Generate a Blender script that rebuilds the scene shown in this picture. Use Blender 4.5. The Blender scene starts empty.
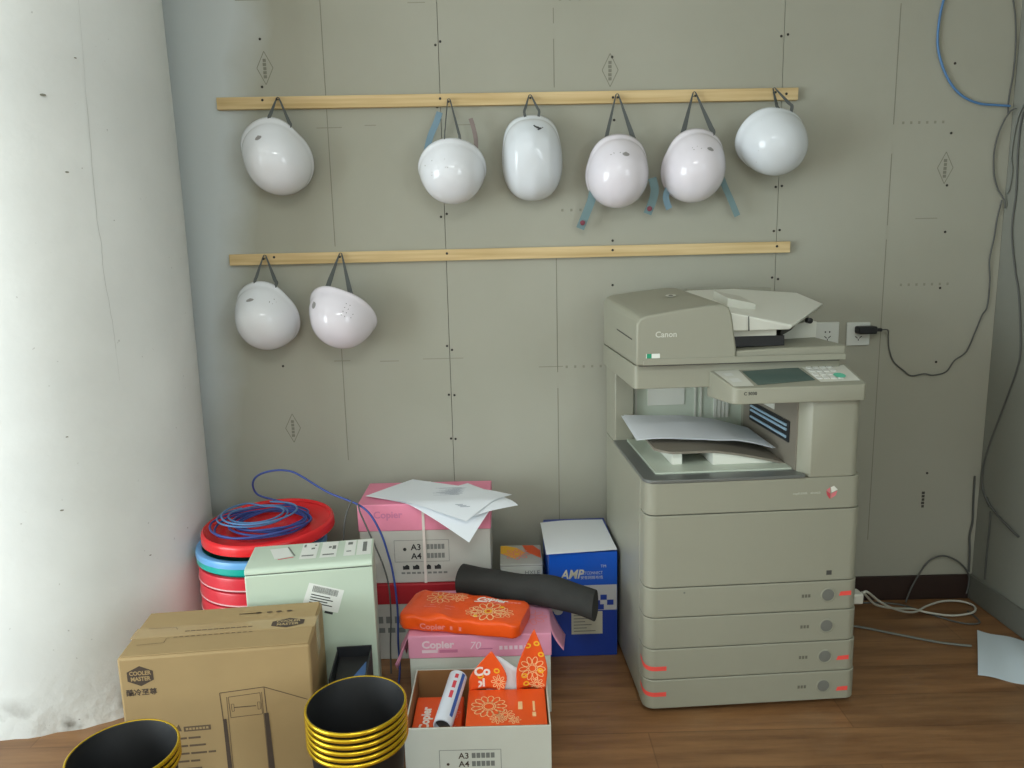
import bpy, math, random
from mathutils import Vector, Matrix
from mathutils.bvhtree import BVHTree
random.seed(7)
PI = math.pi
scn = bpy.context.scene
COL = scn.collection

# ------------------------------------------------------------------ materials
def lin(c):
    return tuple((x/12.92 if x <= .04045 else ((x+.055)/1.055)**2.4) for x in (v/255. for v in c))

def mat(name, rgb, rough=.5, metal=0., spec=.5, noise=None, bump=None, trans=0., coat=0.):
    """plain principled material; noise = (scale, amount) mottles the colour, bump = (scale, strength)"""
    m = bpy.data.materials.new(name); m.use_nodes = True
    nt = m.node_tree; b = nt.nodes['Principled BSDF']
    c = lin(rgb)
    b.inputs['Base Color'].default_value = (*c, 1)
    b.inputs['Roughness'].default_value = rough
    b.inputs['Metallic'].default_value = metal
    b.inputs['Specular IOR Level'].default_value = spec
    b.inputs['Transmission Weight'].default_value = trans
    b.inputs['Coat Weight'].default_value = coat
    tc = nt.nodes.new('ShaderNodeTexCoord')
    if noise:
        n = nt.nodes.new('ShaderNodeTexNoise'); n.inputs['Scale'].default_value = noise[0]
        n.inputs['Detail'].default_value = 5
        nt.links.new(tc.outputs['Object'], n.inputs['Vector'])
        r = nt.nodes.new('ShaderNodeValToRGB')
        a = noise[1]
        r.color_ramp.elements[0].position = .3; r.color_ramp.elements[1].position = .7
        r.color_ramp.elements[0].color = (*[x*(1-a) for x in c], 1)
        r.color_ramp.elements[1].color = (*[min(1, x*(1+a)) for x in c], 1)
        nt.links.new(n.outputs['Fac'], r.inputs['Fac'])
        nt.links.new(r.outputs['Color'], b.inputs['Base Color'])
    if bump:
        n2 = nt.nodes.new('ShaderNodeTexNoise'); n2.inputs['Scale'].default_value = bump[0]
        n2.inputs['Detail'].default_value = 4
        nt.links.new(tc.outputs['Object'], n2.inputs['Vector'])
        bp = nt.nodes.new('ShaderNodeBump'); bp.inputs['Strength'].default_value = bump[1]
        bp.inputs['Distance'].default_value = .01
        nt.links.new(n2.outputs['Fac'], bp.inputs['Height'])
        nt.links.new(bp.outputs['Normal'], b.inputs['Normal'])
    return m

M = {}
def defm(k, *a, **kw): M[k] = mat(k, *a, **kw)
defm('plaster_white', (214, 217, 214), .85, noise=(3, .05), bump=(14, .25))
defm('paint_wall', (136, 138, 129), .8, noise=(2, .03), bump=(20, .05))
defm('ceiling_paint', (225, 225, 220), .9)
defm('room_wall', (215, 216, 210), .9)
defm('baseboard_brown', (50, 36, 32), .5)
defm('baseboard_grey', (112, 114, 107), .5)
defm('print_grey', (128, 128, 115), .9)
defm('print_faint', (143, 143, 129), .9)
defm('screw_dark', (48, 46, 42), .5, metal=.3)
defm('helmet_white', (228, 231, 236), .12, noise=(5, .015))
defm('helmet_blueish', (220, 226, 232), .12, noise=(5, .02))
defm('helmet_pinkish', (230, 226, 234), .12, noise=(5, .02))
defm('strap_grey', (88, 92, 91), .9)
defm('strap_blue', (116, 144, 160), .7)
defm('strap_teal', (112, 138, 142), .7)
defm('strap_brown', (140, 126, 122), .8)
defm('button_maroon', (120, 50, 66), .5)
defm('smudge', (150, 148, 148), .6)
defm('smudge_dark', (60, 62, 68), .6)
defm('copier_body', (150, 150, 134), .45, noise=(1.5, .015))
defm('copier_pale', (206, 207, 196), .45)
defm('copier_white', (222, 224, 214), .4)
defm('copier_dark', (70, 70, 66), .6)
defm('copier_black', (30, 30, 32), .5)
defm('copier_silver', (128, 132, 130), .32, metal=.55)
defm('copier_traygreen', (196, 206, 190), .35)
defm('copier_traytop', (126, 120, 108), .5)
defm('knob_grey', (112, 114, 108), .4); defm('label_dim', (104, 102, 90), .7)
defm('key_white', (214, 216, 210), .4)
defm('screen_grey', (86, 104, 98), .22)
defm('tape_red', (236, 84, 76), .5)
defm('sticker_green', (30, 150, 110), .5)
defm('sticker_mint', (96, 190, 160), .5)
defm('sticker_white', (232, 236, 230), .5)
defm('cube_pink', (214, 120, 126), .5)
defm('cube_red', (190, 70, 80), .5)
defm('roller_blue', (150, 180, 200), .3)
defm('paper_white', (226, 231, 236), .8)
defm('paper_print', (150, 158, 170), .9)
defm('paper_bluish', (206, 220, 228), .8)
defm('carton_kraft', (164, 140, 98), .75, noise=(8, .04))
defm('carton_kraft_dark', (150, 112, 70), .8, noise=(8, .05))
defm('tape_clear', (176, 152, 110), .25)
defm('ink_brown', (96, 80, 62), .85)
defm('ink_dark', (74, 62, 52), .85)
defm('case_green', (198, 214, 196), .4)
defm('case_seam', (90, 98, 90), .6)
defm('ink_black', (40, 42, 42), .8)
defm('ink_grey', (120, 124, 120), .8)
defm('ink_redline', (226, 90, 110), .7)
defm('carton_white', (206, 210, 200), .7, noise=(6, .02))
defm('carton_offwhite', (186, 186, 178), .75, noise=(6, .02))
defm('lid_pink', (228, 138, 164), .6, noise=(9, .05))
defm('lid_palepink', (232, 158, 186), .6, noise=(9, .04))
defm('ink_palewhite', (240, 214, 224), .7)
defm('ink_pinkgrey', (204, 124, 158), .7)
defm('lid_red', (170, 34, 44), .55)
defm('band_white', (222, 214, 206), .6)
defm('foil_orange', (240, 88, 24), .32, noise=(10, .06), bump=(30, .12))
defm('foil_orange_flat', (240, 92, 34), .4, noise=(10, .04))
defm('ink_cream', (250, 206, 150), .6)
defm('ink_yellow', (250, 190, 50), .6)
defm('ink_white', (248, 240, 232), .6)
defm('ink_pinkflower', (246, 140, 130), .6)
defm('box_blue', (14, 84, 190), .35)
defm('box_navy', (24, 58, 150), .35)
defm('box_silver', (184, 186, 188), .4)
defm('label_beige', (196, 194, 176), .6)
defm('ink_silver', (190, 196, 204), .5)
defm('roll_black', (44, 45, 43), .8, noise=(14, .12), bump=(20, .35))
defm('tube_white', (216, 222, 232), .35)
defm('tube_blue', (44, 92, 170), .4)
defm('ink_red', (210, 70, 80), .6)
defm('pail_black', (19, 20, 22), .62)
defm('pail_gold', (214, 178, 40), .24, metal=.75)
defm('basin_red', (224, 38, 44), .25)
defm('basin_rose', (226, 58, 72), .28)
defm('basin_teal', (24, 178, 166), .28)
defm('basin_skyblue', (112, 176, 232), .28)
defm('rim_pale', (246, 196, 200), .35)
defm('cable_blue', (54, 78, 150), .45)
defm('cable_sky', (84, 128, 176), .45)
defm('cable_dark', (88, 90, 87), .6)
defm('cable_grey', (120, 124, 118), .6)
defm('cable_white', (196, 198, 188), .5)
defm('plug_black', (28, 30, 34), .5)
defm('socket_white', (214, 218, 212), .4)
defm('box_black', (36, 38, 42), .45)
defm('sheet_blue', (70, 110, 170), .4)
defm('window_frame', (230, 230, 228), .5)
defm('window_glass', (240, 245, 245), .02, trans=1.)
defm('soot', (70, 68, 64), .9)
defm('crack_grey', (196, 200, 197), .9)

def wood_rail_mat():
    m = bpy.data.materials.new('pine_wood'); m.use_nodes = True
    nt = m.node_tree; b = nt.nodes['Principled BSDF']; L = nt.links.new
    tc = nt.nodes.new('ShaderNodeTexCoord'); mp = nt.nodes.new('ShaderNodeMapping')
    mp.inputs['Scale'].default_value = (1.2, 30, 30); L(tc.outputs['Object'], mp.inputs['Vector'])
    n = nt.nodes.new('ShaderNodeTexNoise'); n.inputs['Scale'].default_value = 2; n.inputs['Detail'].default_value = 4
    L(mp.outputs['Vector'], n.inputs['Vector'])
    r = nt.nodes.new('ShaderNodeValToRGB')
    r.color_ramp.elements[0].color = (*lin((192, 164, 112)), 1); r.color_ramp.elements[0].position = .3
    r.color_ramp.elements[1].color = (*lin((222, 198, 150)), 1); r.color_ramp.elements[1].position = .7
    L(n.outputs['Fac'], r.inputs['Fac']); L(r.outputs['Color'], b.inputs['Base Color'])
    b.inputs['Roughness'].default_value = .65
    return m
M['pine_wood'] = wood_rail_mat()

def floor_mat():
    m = bpy.data.materials.new('laminate_floor'); m.use_nodes = True
    nt = m.node_tree; b = nt.nodes['Principled BSDF']; L = nt.links.new
    tc = nt.nodes.new('ShaderNodeTexCoord')
    mp = nt.nodes.new('ShaderNodeMapping'); mp.inputs['Scale'].default_value = (1.0, 9, 1)
    L(tc.outputs['Object'], mp.inputs['Vector'])
    n = nt.nodes.new('ShaderNodeTexNoise'); n.inputs['Scale'].default_value = 2.2; n.inputs['Detail'].default_value = 6
    n.inputs['Roughness'].default_value = .62
    L(mp.outputs['Vector'], n.inputs['Vector'])
    r = nt.nodes.new('ShaderNodeValToRGB'); e = r.color_ramp.elements
    e[0].color = (*lin((106, 73, 46)), 1); e[0].position = .28
    e[1].color = (*lin((157, 118, 79)), 1); e[1].position = .74
    L(n.outputs['Fac'], r.inputs['Fac'])
    br = nt.nodes.new('ShaderNodeTexBrick')
    br.inputs['Scale'].default_value = 1.0; br.inputs['Brick Width'].default_value = 1.2; br.inputs['Row Height'].default_value = .16
    br.inputs['Mortar Size'].default_value = .002
    br.inputs['Color1'].default_value = (.92, .92, .92, 1); br.inputs['Color2'].default_value = (1.08, 1.04, 1., 1)
    br.inputs['Mortar'].default_value = (.74, .71, .69, 1)
    L(tc.outputs['Object'], br.inputs['Vector'])
    mx = nt.nodes.new('ShaderNodeMix'); mx.data_type = 'RGBA'; mx.blend_type = 'MULTIPLY'
    mx.inputs['Factor'].default_value = 1
    L(r.outputs['Color'], mx.inputs[6]); L(br.outputs['Color'], mx.inputs[7])
    # scuffs and dust
    n3 = nt.nodes.new('ShaderNodeTexNoise'); n3.inputs['Scale'].default_value = 5; n3.inputs['Detail'].default_value = 8
    L(tc.outputs['Object'], n3.inputs['Vector'])
    r3 = nt.nodes.new('ShaderNodeValToRGB'); r3.color_ramp.elements[0].position = .55; r3.color_ramp.elements[1].position = .8
    r3.color_ramp.elements[0].color = (0, 0, 0, 1); r3.color_ramp.elements[1].color = (.35, .35, .35, 1)
    L(n3.outputs['Fac'], r3.inputs['Fac'])
    mx2 = nt.nodes.new('ShaderNodeMix'); mx2.data_type = 'RGBA'
    L(r3.outputs['Color'], mx2.inputs['Factor']); L(mx.outputs[2], mx2.inputs[6])
    mx2.inputs[7].default_value = (*lin((148, 122, 92)), 1)
    L(mx2.outputs[2], b.inputs['Base Color'])
    b.inputs['Roughness'].default_value = .38
    return m
M['laminate_floor'] = floor_mat()

def drywall_mat():
    """grey-green board; to the left a band of pale skim plaster with a ragged slanting edge"""
    m = bpy.data.materials.new('drywall'); m.use_nodes = True
    nt = m.node_tree; b = nt.nodes['Principled BSDF']; L = nt.links.new
    tc = nt.nodes.new('ShaderNodeTexCoord'); sp = nt.nodes.new('ShaderNodeSeparateXYZ')
    L(tc.outputs['Object'], sp.inputs[0])
    n = nt.nodes.new('ShaderNodeTexNoise'); n.inputs['Scale'].default_value = 1.6; n.inputs['Detail'].default_value = 4
    L(tc.outputs['Object'], n.inputs['Vector'])
    r = nt.nodes.new('ShaderNodeValToRGB')
    r.color_ramp.elements[0].color = (*lin((163, 163, 149)), 1); r.color_ramp.elements[0].position = .35
    r.color_ramp.elements[1].color = (*lin((170, 170, 157)), 1); r.color_ramp.elements[1].position = .7
    L(n.outputs['Fac'], r.inputs['Fac'])
    # edge = x + .15 z + noise
    a1 = nt.nodes.new('ShaderNodeMath'); a1.operation = 'MULTIPLY_ADD'
    L(sp.outputs['Z'], a1.inputs[0]); a1.inputs[1].default_value = -.15; L(sp.outputs['X'], a1.inputs[2])
    n2 = nt.nodes.new('ShaderNodeTexNoise'); n2.inputs['Scale'].default_value = 3.5; n2.inputs['Detail'].default_value = 5
    L(tc.outputs['Object'], n2.inputs['Vector'])
    a2 = nt.nodes.new('ShaderNodeMath'); a2.operation = 'MULTIPLY_ADD'
    L(n2.outputs['Fac'], a2.inputs[0]); a2.inputs[1].default_value = .16; L(a1.outputs[0], a2.inputs[2])
    mr = nt.nodes.new('ShaderNodeMapRange'); mr.inputs[1].default_value = -.97; mr.inputs[2].default_value = -.83
    L(a2.outputs[0], mr.inputs[0])
    mx = nt.nodes.new('ShaderNodeMix'); mx.data_type = 'RGBA'
    L(mr.outputs[0], mx.inputs['Factor']); mx.inputs[6].default_value = (*lin((198, 205, 205)), 1)
    L(r.outputs['Color'], mx.inputs[7]); L(mx.outputs[2], b.inputs['Base Color'])
    b.inputs['Roughness'].default_value = .9
    return m
M['drywall'] = drywall_mat()

def column_mat():
    m = bpy.data.materials.new('column_plaster'); m.use_nodes = True
    nt = m.node_tree; b = nt.nodes['Principled BSDF']; L = nt.links.new
    tc = nt.nodes.new('ShaderNodeTexCoord')
    n = nt.nodes.new('ShaderNodeTexNoise'); n.inputs['Scale'].default_value = 2.5; n.inputs['Detail'].default_value = 6
    L(tc.outputs['Object'], n.inputs['Vector'])
    r = nt.nodes.new('ShaderNodeValToRGB')
    r.color_ramp.elements[0].color = (*lin((217, 221, 219)), 1); r.color_ramp.elements[0].position = .3
    r.color_ramp.elements[1].color = (*lin((232, 236, 234)), 1); r.color_ramp.elements[1].position = .7
    L(n.outputs['Fac'], r.inputs['Fac'])
    # small dark pits and scuffs
    v = nt.nodes.new('ShaderNodeTexNoise'); v.inputs['Scale'].default_value = 55; v.inputs['Detail'].default_value = 3
    L(tc.outputs['Object'], v.inputs['Vector'])
    r2 = nt.nodes.new('ShaderNodeValToRGB')
    r2.color_ramp.elements[0].color = (0, 0, 0, 1); r2.color_ramp.elements[0].position = .735
    r2.color_ramp.elements[1].color = (1, 1, 1, 1); r2.color_ramp.elements[1].position = .80
    L(v.outputs['Fac'], r2.inputs['Fac'])
    mx = nt.nodes.new('ShaderNodeMix'); mx.data_type = 'RGBA'
    L(r2.outputs['Color'], mx.inputs['Factor']); L(r.outputs['Color'], mx.inputs[6])
    mx.inputs[7].default_value = (*lin((150, 150, 146)), 1)
    # grime smudged on to the foot
    sp0 = nt.nodes.new('ShaderNodeSeparateXYZ'); L(tc.outputs['Object'], sp0.inputs[0])
    mz = nt.nodes.new('ShaderNodeMapRange'); mz.inputs[1].default_value = .14; mz.inputs[2].default_value = .03; L(sp0.outputs['Z'], mz.inputs[0])
    ng = nt.nodes.new('ShaderNodeTexNoise'); ng.inputs['Scale'].default_value = 9; ng.inputs['Detail'].default_value = 7; L(tc.outputs['Object'], ng.inputs['Vector'])
    rg = nt.nodes.new('ShaderNodeValToRGB'); rg.color_ramp.elements[0].position = .52; rg.color_ramp.elements[1].position = .68
    L(ng.outputs['Fac'], rg.inputs['Fac'])
    mm = nt.nodes.new('ShaderNodeMath'); mm.operation = 'MULTIPLY'; L(mz.outputs[0], mm.inputs[0]); L(rg.outputs['Color'], mm.inputs[1])
    mg = nt.nodes.new('ShaderNodeMix'); mg.data_type = 'RGBA'; L(mm.outputs[0], mg.inputs['Factor']); L(mx.outputs[2], mg.inputs[6])
    mg.inputs[7].default_value = (*lin((120, 118, 110)), 1)
    L(mg.outputs[2], b.inputs['Base Color'])
    b.inputs['Roughness'].default_value = .85
    # rough trowelled foot: bump grows near the floor
    sp = nt.nodes.new('ShaderNodeSeparateXYZ'); L(tc.outputs['Object'], sp.inputs[0])
    mr = nt.nodes.new('ShaderNodeMapRange'); mr.inputs[1].default_value = .02; mr.inputs[2].default_value = .22
    mr.inputs[3].default_value = .6; mr.inputs[4].default_value = .10
    L(sp.outputs['Z'], mr.inputs[0])
    nb = nt.nodes.new('ShaderNodeTexNoise'); nb.inputs['Scale'].default_value = 22; nb.inputs['Detail'].default_value = 6
    L(tc.outputs['Object'], nb.inputs['Vector'])
    bp = nt.nodes.new('ShaderNodeBump'); bp.inputs['Distance'].default_value = .012
    L(mr.outputs[0], bp.inputs['Strength']); L(nb.outputs['Fac'], bp.inputs['Height'])
    L(bp.outputs['Normal'], b.inputs['Normal'])
    return m
M['column_plaster'] = column_mat()

# ------------------------------------------------------------------ mesh builder
class MB:
    def __init__(s): s.v = []; s.f = []; s.mi = []; s.slot = 0
    def add(s, vs, fs):
        b = len(s.v); s.v += [tuple(x) for x in vs]
        for f in fs: s.f.append(tuple(b+i for i in f)); s.mi.append(s.slot)
        return s
    def box(s, x0, x1, y0, y1, z0, z1):
        vs = [(x, y, z) for z in (z0, z1) for y in (y0, y1) for x in (x0, x1)]
        return s.add(vs, [(0, 2, 3, 1), (4, 5, 7, 6), (0, 1, 5, 4), (2, 6, 7, 3), (0, 4, 6, 2), (1, 3, 7, 5)])
    def prism(s, poly, a, b, axis='z'):
        """poly counter-clockwise; extruded from a to b along axis"""
        n = len(poly)
        def P(p, t): return (p[0], p[1], t) if axis == 'z' else ((p[0], t, p[1]) if axis == 'y' else (t, p[0], p[1]))
        vs = [P(p, a) for p in poly]+[P(p, b) for p in poly]
        fs = [tuple(range(n))[::-1], tuple(range(n, 2*n))]+[(i, (i+1) % n, n+(i+1) % n, n+i) for i in range(n)]
        return s.add(vs, fs)
    def tube(s, pts, r, seg=8, closed=False):
        pts = [Vector(p) for p in pts]; n = len(pts); vs = []; prev = None
        for i, p in enumerate(pts):
            if closed: t = pts[(i+1) % n]-pts[i-1]
            else: t = pts[min(i+1, n-1)]-pts[max(i-1, 0)]
            t.normalize()
            if prev is None:
                u = t.cross(Vector((0, 0, 1)))
                if u.length < .1: u = t.cross(Vector((1, 0, 0)))
            else: u = prev-t*prev.dot(t)
            u.normalize(); prev = u; w = t.cross(u)
            rr = r(i/(n-1)) if callable(r) else r
            vs += [p+u*(rr*math.cos(2*PI*k/seg))+w*(rr*math.sin(2*PI*k/seg)) for k in range(seg)]
        fs = []
        for i in range(n if closed else n-1):
            j = (i+1) % n
            for k in range(seg):
                fs.append((i*seg+k, i*seg+(k+1) % seg, j*seg+(k+1) % seg, j*seg+k))
        if not closed: fs += [tuple(range(seg))[::-1], tuple((n-1)*seg+k for k in range(seg))]
        return s.add(vs, fs)
    def lathe(s, prof, seg=48, closed=False, c=(0, 0, 0)):
        """prof = [(r, z)...] revolved round z; closed joins last to first"""
        n = len(prof); vs = []
        for r, z in prof:
            vs += [(c[0]+r*math.cos(2*PI*k/seg), c[1]+r*math.sin(2*PI*k/seg), c[2]+z) for k in range(seg)]
        fs = []
        for i in range(n if closed else n-1):
            j = (i+1) % n
            for k in range(seg):
                fs.append((i*seg+k, i*seg+(k+1) % seg, j*seg+(k+1) % seg, j*seg+k))
        if not closed:
            if prof[0][0] > 1e-6: fs.append(tuple(range(seg))[::-1])
            if prof[-1][0] > 1e-6: fs.append(tuple((n-1)*seg+k for k in range(seg)))
        return s.add(vs, fs)
    def grid(s, fn, nu, nv):
        vs = [fn(i/nu, j/nv) for j in range(nv+1) for i in range(nu+1)]
        return s.add(vs, [(j*(nu+1)+i, j*(nu+1)+i+1, (j+1)*(nu+1)+i+1, (j+1)*(nu+1)+i) for j in range(nv) for i in range(nu)])
    def slab(s, fn, nu, nv, th):
        """sheet fn(u,v)->point with a thickness th downwards (number, or function giving the lower point)"""
        low = th if callable(th) else (lambda u, v: Vector(fn(u, v))-Vector((0, 0, th)))
        top = [fn(i/nu, j/nv) for j in range(nv+1) for i in range(nu+1)]
        bot = [low(i/nu, j/nv) for j in range(nv+1) for i in range(nu+1)]
        N = len(top); W = nu+1; fs = []
        for j in range(nv):
            for i in range(nu):
                a, b, c, d = j*W+i, j*W+i+1, (j+1)*W+i+1, (j+1)*W+i
                fs += [(a, b, c, d), (N+d, N+c, N+b, N+a)]
        ring = list(range(W))+[j*W+nu for j in range(1, nv+1)]+[nv*W+i for i in range(nu-1, -1, -1)]+[j*W for j in range(nv-1, 0, -1)]
        for k in range(len(ring)):
            a, b = ring[k], ring[(k+1) % len(ring)]
            fs.append((b, a, N+a, N+b))
        return s.add(top+bot, fs)
    def ribbon(s, pts, wdir, w, th, w0=None):
        """flat strap: width w along wdir, thickness th across"""
        pts = [Vector(p) for p in pts]; vs = []; n = len(pts)
        for i, p in enumerate(pts):
            t = (pts[min(i+1, n-1)]-pts[max(i-1, 0)]).normalized()
            wd = Vector(wdir); wd = (wd-t*wd.dot(t)).normalized(); nn = t.cross(wd)
            ww = w if w0 is None else w0+(w-w0)*min(1, i/(n-1)*2.2)
            for a, b in ((-1, -1), (1, -1), (1, 1), (-1, 1)): vs.append(p+wd*(a*ww/2)+nn*(b*th/2))
        fs = [(0, 1, 2, 3)[::-1], tuple((n-1)*4+k for k in range(4))]
        for i in range(n-1):
            for k in range(4): fs.append((i*4+k, i*4+(k+1) % 4, (i+1)*4+(k+1) % 4, (i+1)*4+k))
        return s.add(vs, fs)
    def build(s, name, m, parent=None, smooth=False, bevel=0, seg=2, angle=35):
        me = bpy.data.meshes.new(name); me.from_pydata(s.v, [], s.f)
        ms = m if isinstance(m, (list, tuple)) else [m]
        for k in ms: me.materials.append(M[k])
        for p, i in zip(me.polygons, s.mi): p.material_index = min(i, len(ms)-1); p.use_smooth = smooth
        me.update()
        o = bpy.data.objects.new(name, me); COL.objects.link(o); o.parent = parent
        import bmesh
        bm = bmesh.new(); bm.from_mesh(me); bmesh.ops.recalc_face_normals(bm, faces=bm.faces); bm.to_mesh(me); bm.free()
        if smooth:
            try: me.set_sharp_from_angle(angle=math.radians(angle))
            except Exception: pass
        if bevel:
            b = o.modifiers.new('bevel', 'BEVEL'); b.width = bevel; b.segments = seg; b.limit_method = 'ANGLE'; b.angle_limit = math.radians(40)
            b.harden_normals = False
            for p in me.polygons: p.use_smooth = True
            try: me.set_sharp_from_angle(angle=math.radians(60))
            except Exception: pass
        return o

def thing(name, label, cat, loc=(0, 0, 0), rz=0, group=None, rot=None):
    o = bpy.data.objects.new(name, None); COL.objects.link(o)
    o.empty_display_size = .05
    o.location = loc; o.rotation_euler = rot if rot else (0, 0, math.radians(rz))
    o['label'] = label; o['category'] = cat
    if group: o['group'] = group
    return o
def tag(o, label, cat, group=None):
    o['label'] = label; o['category'] = cat
    if group: o['group'] = group
    return o
def struct(o): o['kind'] = 'structure'; return o

def catmull(pts, n=8, closed=False):
    P = [Vector(p) for p in pts]; out = []; N = len(P)
    for i in range(N if closed else N-1):
        if closed: a, b, c, d = P[i-1], P[i], P[(i+1) % N], P[(i+2) % N]
        else: a, b, c, d = P[max(i-1, 0)], P[i], P[i+1], P[min(i+2, N-1)]
        for k in range(n):
            t = k/n
            out.append(.5*((2*b)+(c-a)*t+(2*a-5*b+4*c-d)*t*t+(3*b-a-3*c+d)*t**3))
    if not closed: out.append(P[-1])
    return out

def rrect(x0, x1, y0, y1, r, corners='abcd', n=6):
    """ccw outline; corners a=(x0,y0) b=(x1,y0) c=(x1,y1) d=(x0,y1) are rounded when listed"""
    out = []
    for k, (cx, cy, sx, sy, a0) in zip('abcd', [(x0, y0, 1, 1, PI), (x1, y0, -1, 1, 1.5*PI), (x1, y1, -1, -1, 0), (x0, y1, 1, -1, .5*PI)]):
        if k in corners:
            for i in range(n+1):
                a = a0+i/n*PI/2
                out.append((cx+sx*r+r*math.cos(a), cy+sy*r+r*math.sin(a)))
        else: out.append((cx, cy))
    return out

# lettering: font outlines turned into flat meshes
def text_verts(body, size, align='LEFT', squeeze=1., shear=0., weight=0.):
    cu = bpy.data.curves.new('lettering', 'FONT'); cu.body = body; cu.size = size; cu.align_x = align
    cu.shear = shear; cu.offset = weight; cu.resolution_u = 3
    ob = bpy.data.objects.new('lettering', cu); COL.objects.link(ob)
    bpy.context.view_layer.update()
    dg = bpy.context.evaluated_depsgraph_get()
    me = bpy.data.meshes.new_from_object(ob.evaluated_get(dg))
    vs = [(v.co.x*squeeze, v.co.y) for v in me.vertices]; fs = [tuple(p.vertices) for p in me.polygons]
    bpy.data.objects.remove(ob); bpy.data.curves.remove(cu); bpy.data.meshes.remove(me)
    return vs, fs

class Flat:
    """2-D drawing (u right, v up) laid on a plane or dropped on to a curved surface"""
    def __init__(s): s.v = []; s.f = []
    def add(s, vs, fs):
        b = len(s.v); s.v += list(vs); s.f += [tuple(b+i for i in f) for f in fs]; return s
    def rect(s, x0, x1, y0, y1): return s.add([(x0, y0), (x1, y0), (x1, y1), (x0, y1)], [(0, 1, 2, 3)])
    def poly(s, p): return s.add(p, [tuple(range(len(p)))])
    def line(s, p, w, closed=False):
        n = len(p)
        for i in range(n if closed else n-1):
            a, b = p[i], p[(i+1) % n]; dx, dy = b[0]-a[0], b[1]-a[1]; L = math.hypot(dx, dy) or 1
            nx, ny = -dy/L*w/2, dx/L*w/2
            s.poly([(a[0]-nx, a[1]-ny), (b[0]-nx, b[1]-ny), (b[0]+nx, b[1]+ny), (a[0]+nx, a[1]+ny)])
        return s
    def ring(s, cx, cy, rx, ry, w, rot=0, n=14):
        def P(k, d): 
            a = 2*PI*k/n; x, y = (rx-d)*math.cos(a), (ry-d)*math.sin(a)
            return (cx+x*math.cos(rot)-y*math.sin(rot), cy+x*math.sin(rot)+y*math.cos(rot))
        return s.add([P(k, 0) for k in range(n)]+[P(k, w) for k in range(n)], [(k, (k+1) % n, n+(k+1) % n, n+k) for k in range(n)])
    def disc(s, cx, cy, rx, ry=None, n=14):
        ry = ry or rx
        return s.poly([(cx+rx*math.cos(2*PI*k/n), cy+ry*math.sin(2*PI*k/n)) for k in range(n)])
    def text(s, body, x, y, size, **kw):
        vs, fs = text_verts(body, size, **kw); return s.add([(x+a, y+b) for a, b in vs], fs)
    def flower(s, cx, cy, r, n=9, w=.0016):
        for k in range(n):
            a = 2*PI*k/n; s.ring(cx+r*.66*math.cos(a), cy+r*.66*math.sin(a), r*.34, r*.2, w, a, 12)
        return s.ring(cx, cy, r*.3, r*.3, w)
    def marks(s, gap=.022):
        """split the drawing into the separate marks it holds"""
        root = list(range(len(s.f)))
        def find(i):
            while root[i] != i: root[i] = root[root[i]]; i = root[i]
            return i
        cell = {}
        for i, f in enumerate(s.f):
            xs = [s.v[k][0] for k in f]; ys = [s.v[k][1] for k in f]
            for cx in range(math.floor(min(xs)/gap), math.floor(max(xs)/gap)+1):
                for cy in range(math.floor(min(ys)/gap), math.floor(max(ys)/gap)+1): cell.setdefault((cx, cy), []).append(i)
        for (cx, cy), l in cell.items():
            for dx in (0, 1):
                for dy in (-1, 0, 1):
                    for j in cell.get((cx+dx, cy+dy), ()): 
                        a, b = find(l[0]), find(j); root[a] = b
            for j in l: root[find(j)] = find(l[0])
        out = {}
        for i, f in enumerate(s.f): out.setdefault(find(i), []).append(f)
        res = []
        for fs in out.values():
            g = Flat(); used = sorted({k for f in fs for k in f}); ix = {k: n for n, k in enumerate(used)}
            g.v = [s.v[k] for k in used]; g.f = [tuple(ix[k] for k in f) for f in fs]; res.append(g)
        return res
    def on_plane(s, name, m, parent, *a, **k):
        if parent is not None and parent.get('kind') != 'structure':
            return [g._on_plane(name, m, parent, *a, **k) for g in s.marks()][-1]
        return s._on_plane(name, m, parent, *a, **k)
    def dropped(s, name, m, parent, *a, **k):
        return [g._dropped(name, m, parent, *a, **k) for g in s.marks()][-1]
    def _on_plane(s, name, m, parent, o, u, v, lift=.0006):
        o, u, v = Vector(o), Vector(u).normalized(), Vector(v).normalized(); n = u.cross(v).normalized()
        mb = MB(); mb.add([o+u*a+v*b+n*lift for a, b in s.v], s.f)
        me = bpy.data.meshes.new(name); me.from_pydata(mb.v, [], mb.f); me.materials.append(M[m])
        ob = bpy.data.objects.new(name, me); COL.objects.link(ob); ob.parent = parent
        return ob
    def _dropped(s, name, m, parent, bvh, o, u, v, d, lift=.0008):
        """each corner is shot along d from the drawing plane on to the surface in bvh"""
        o, u, v, d = Vector(o), Vector(u).normalized(), Vector(v).normalized(), Vector(d).normalized()
        vs = []; hit = []
        for a, b in s.v:
            p = o+u*a+v*b
            loc, nrm, idx, dist = bvh.ray_cast(p, d)
            hit.append(loc is not None)
            vs.append((loc-d*lift) if loc is not None else p)
        fs = [f for f in s.f if all(hit[i] for i in f)]
        used = sorted({i for f in fs for i in f}); ix = {j: k for k, j in enumerate(used)}
        vs = [vs[j] for j in used]; fs = [tuple(ix[i] for i in f) for f in fs]
        if not fs: return None
        me = bpy.data.meshes.new(name); me.from_pydata(vs, [], fs); me.materials.append(M[m])
        ob = bpy.data.objects.new(name, me); COL.objects.link(ob); ob.parent = parent
        return ob

def bvh_of(o):
    bpy.context.view_layer.update()
    dg = bpy.context.evaluated_depsgraph_get(); ev = o.evaluated_get(dg); me = ev.to_mesh()
    b = BVHTree.FromPolygons([v.co.copy() for v in me.vertices], [tuple(p.vertices) for p in me.polygons])
    ev.to_mesh_clear(); return b

X3, Y3, Z3 = (1, 0, 0), (0, 1, 0), (0, 0, 1)

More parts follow.
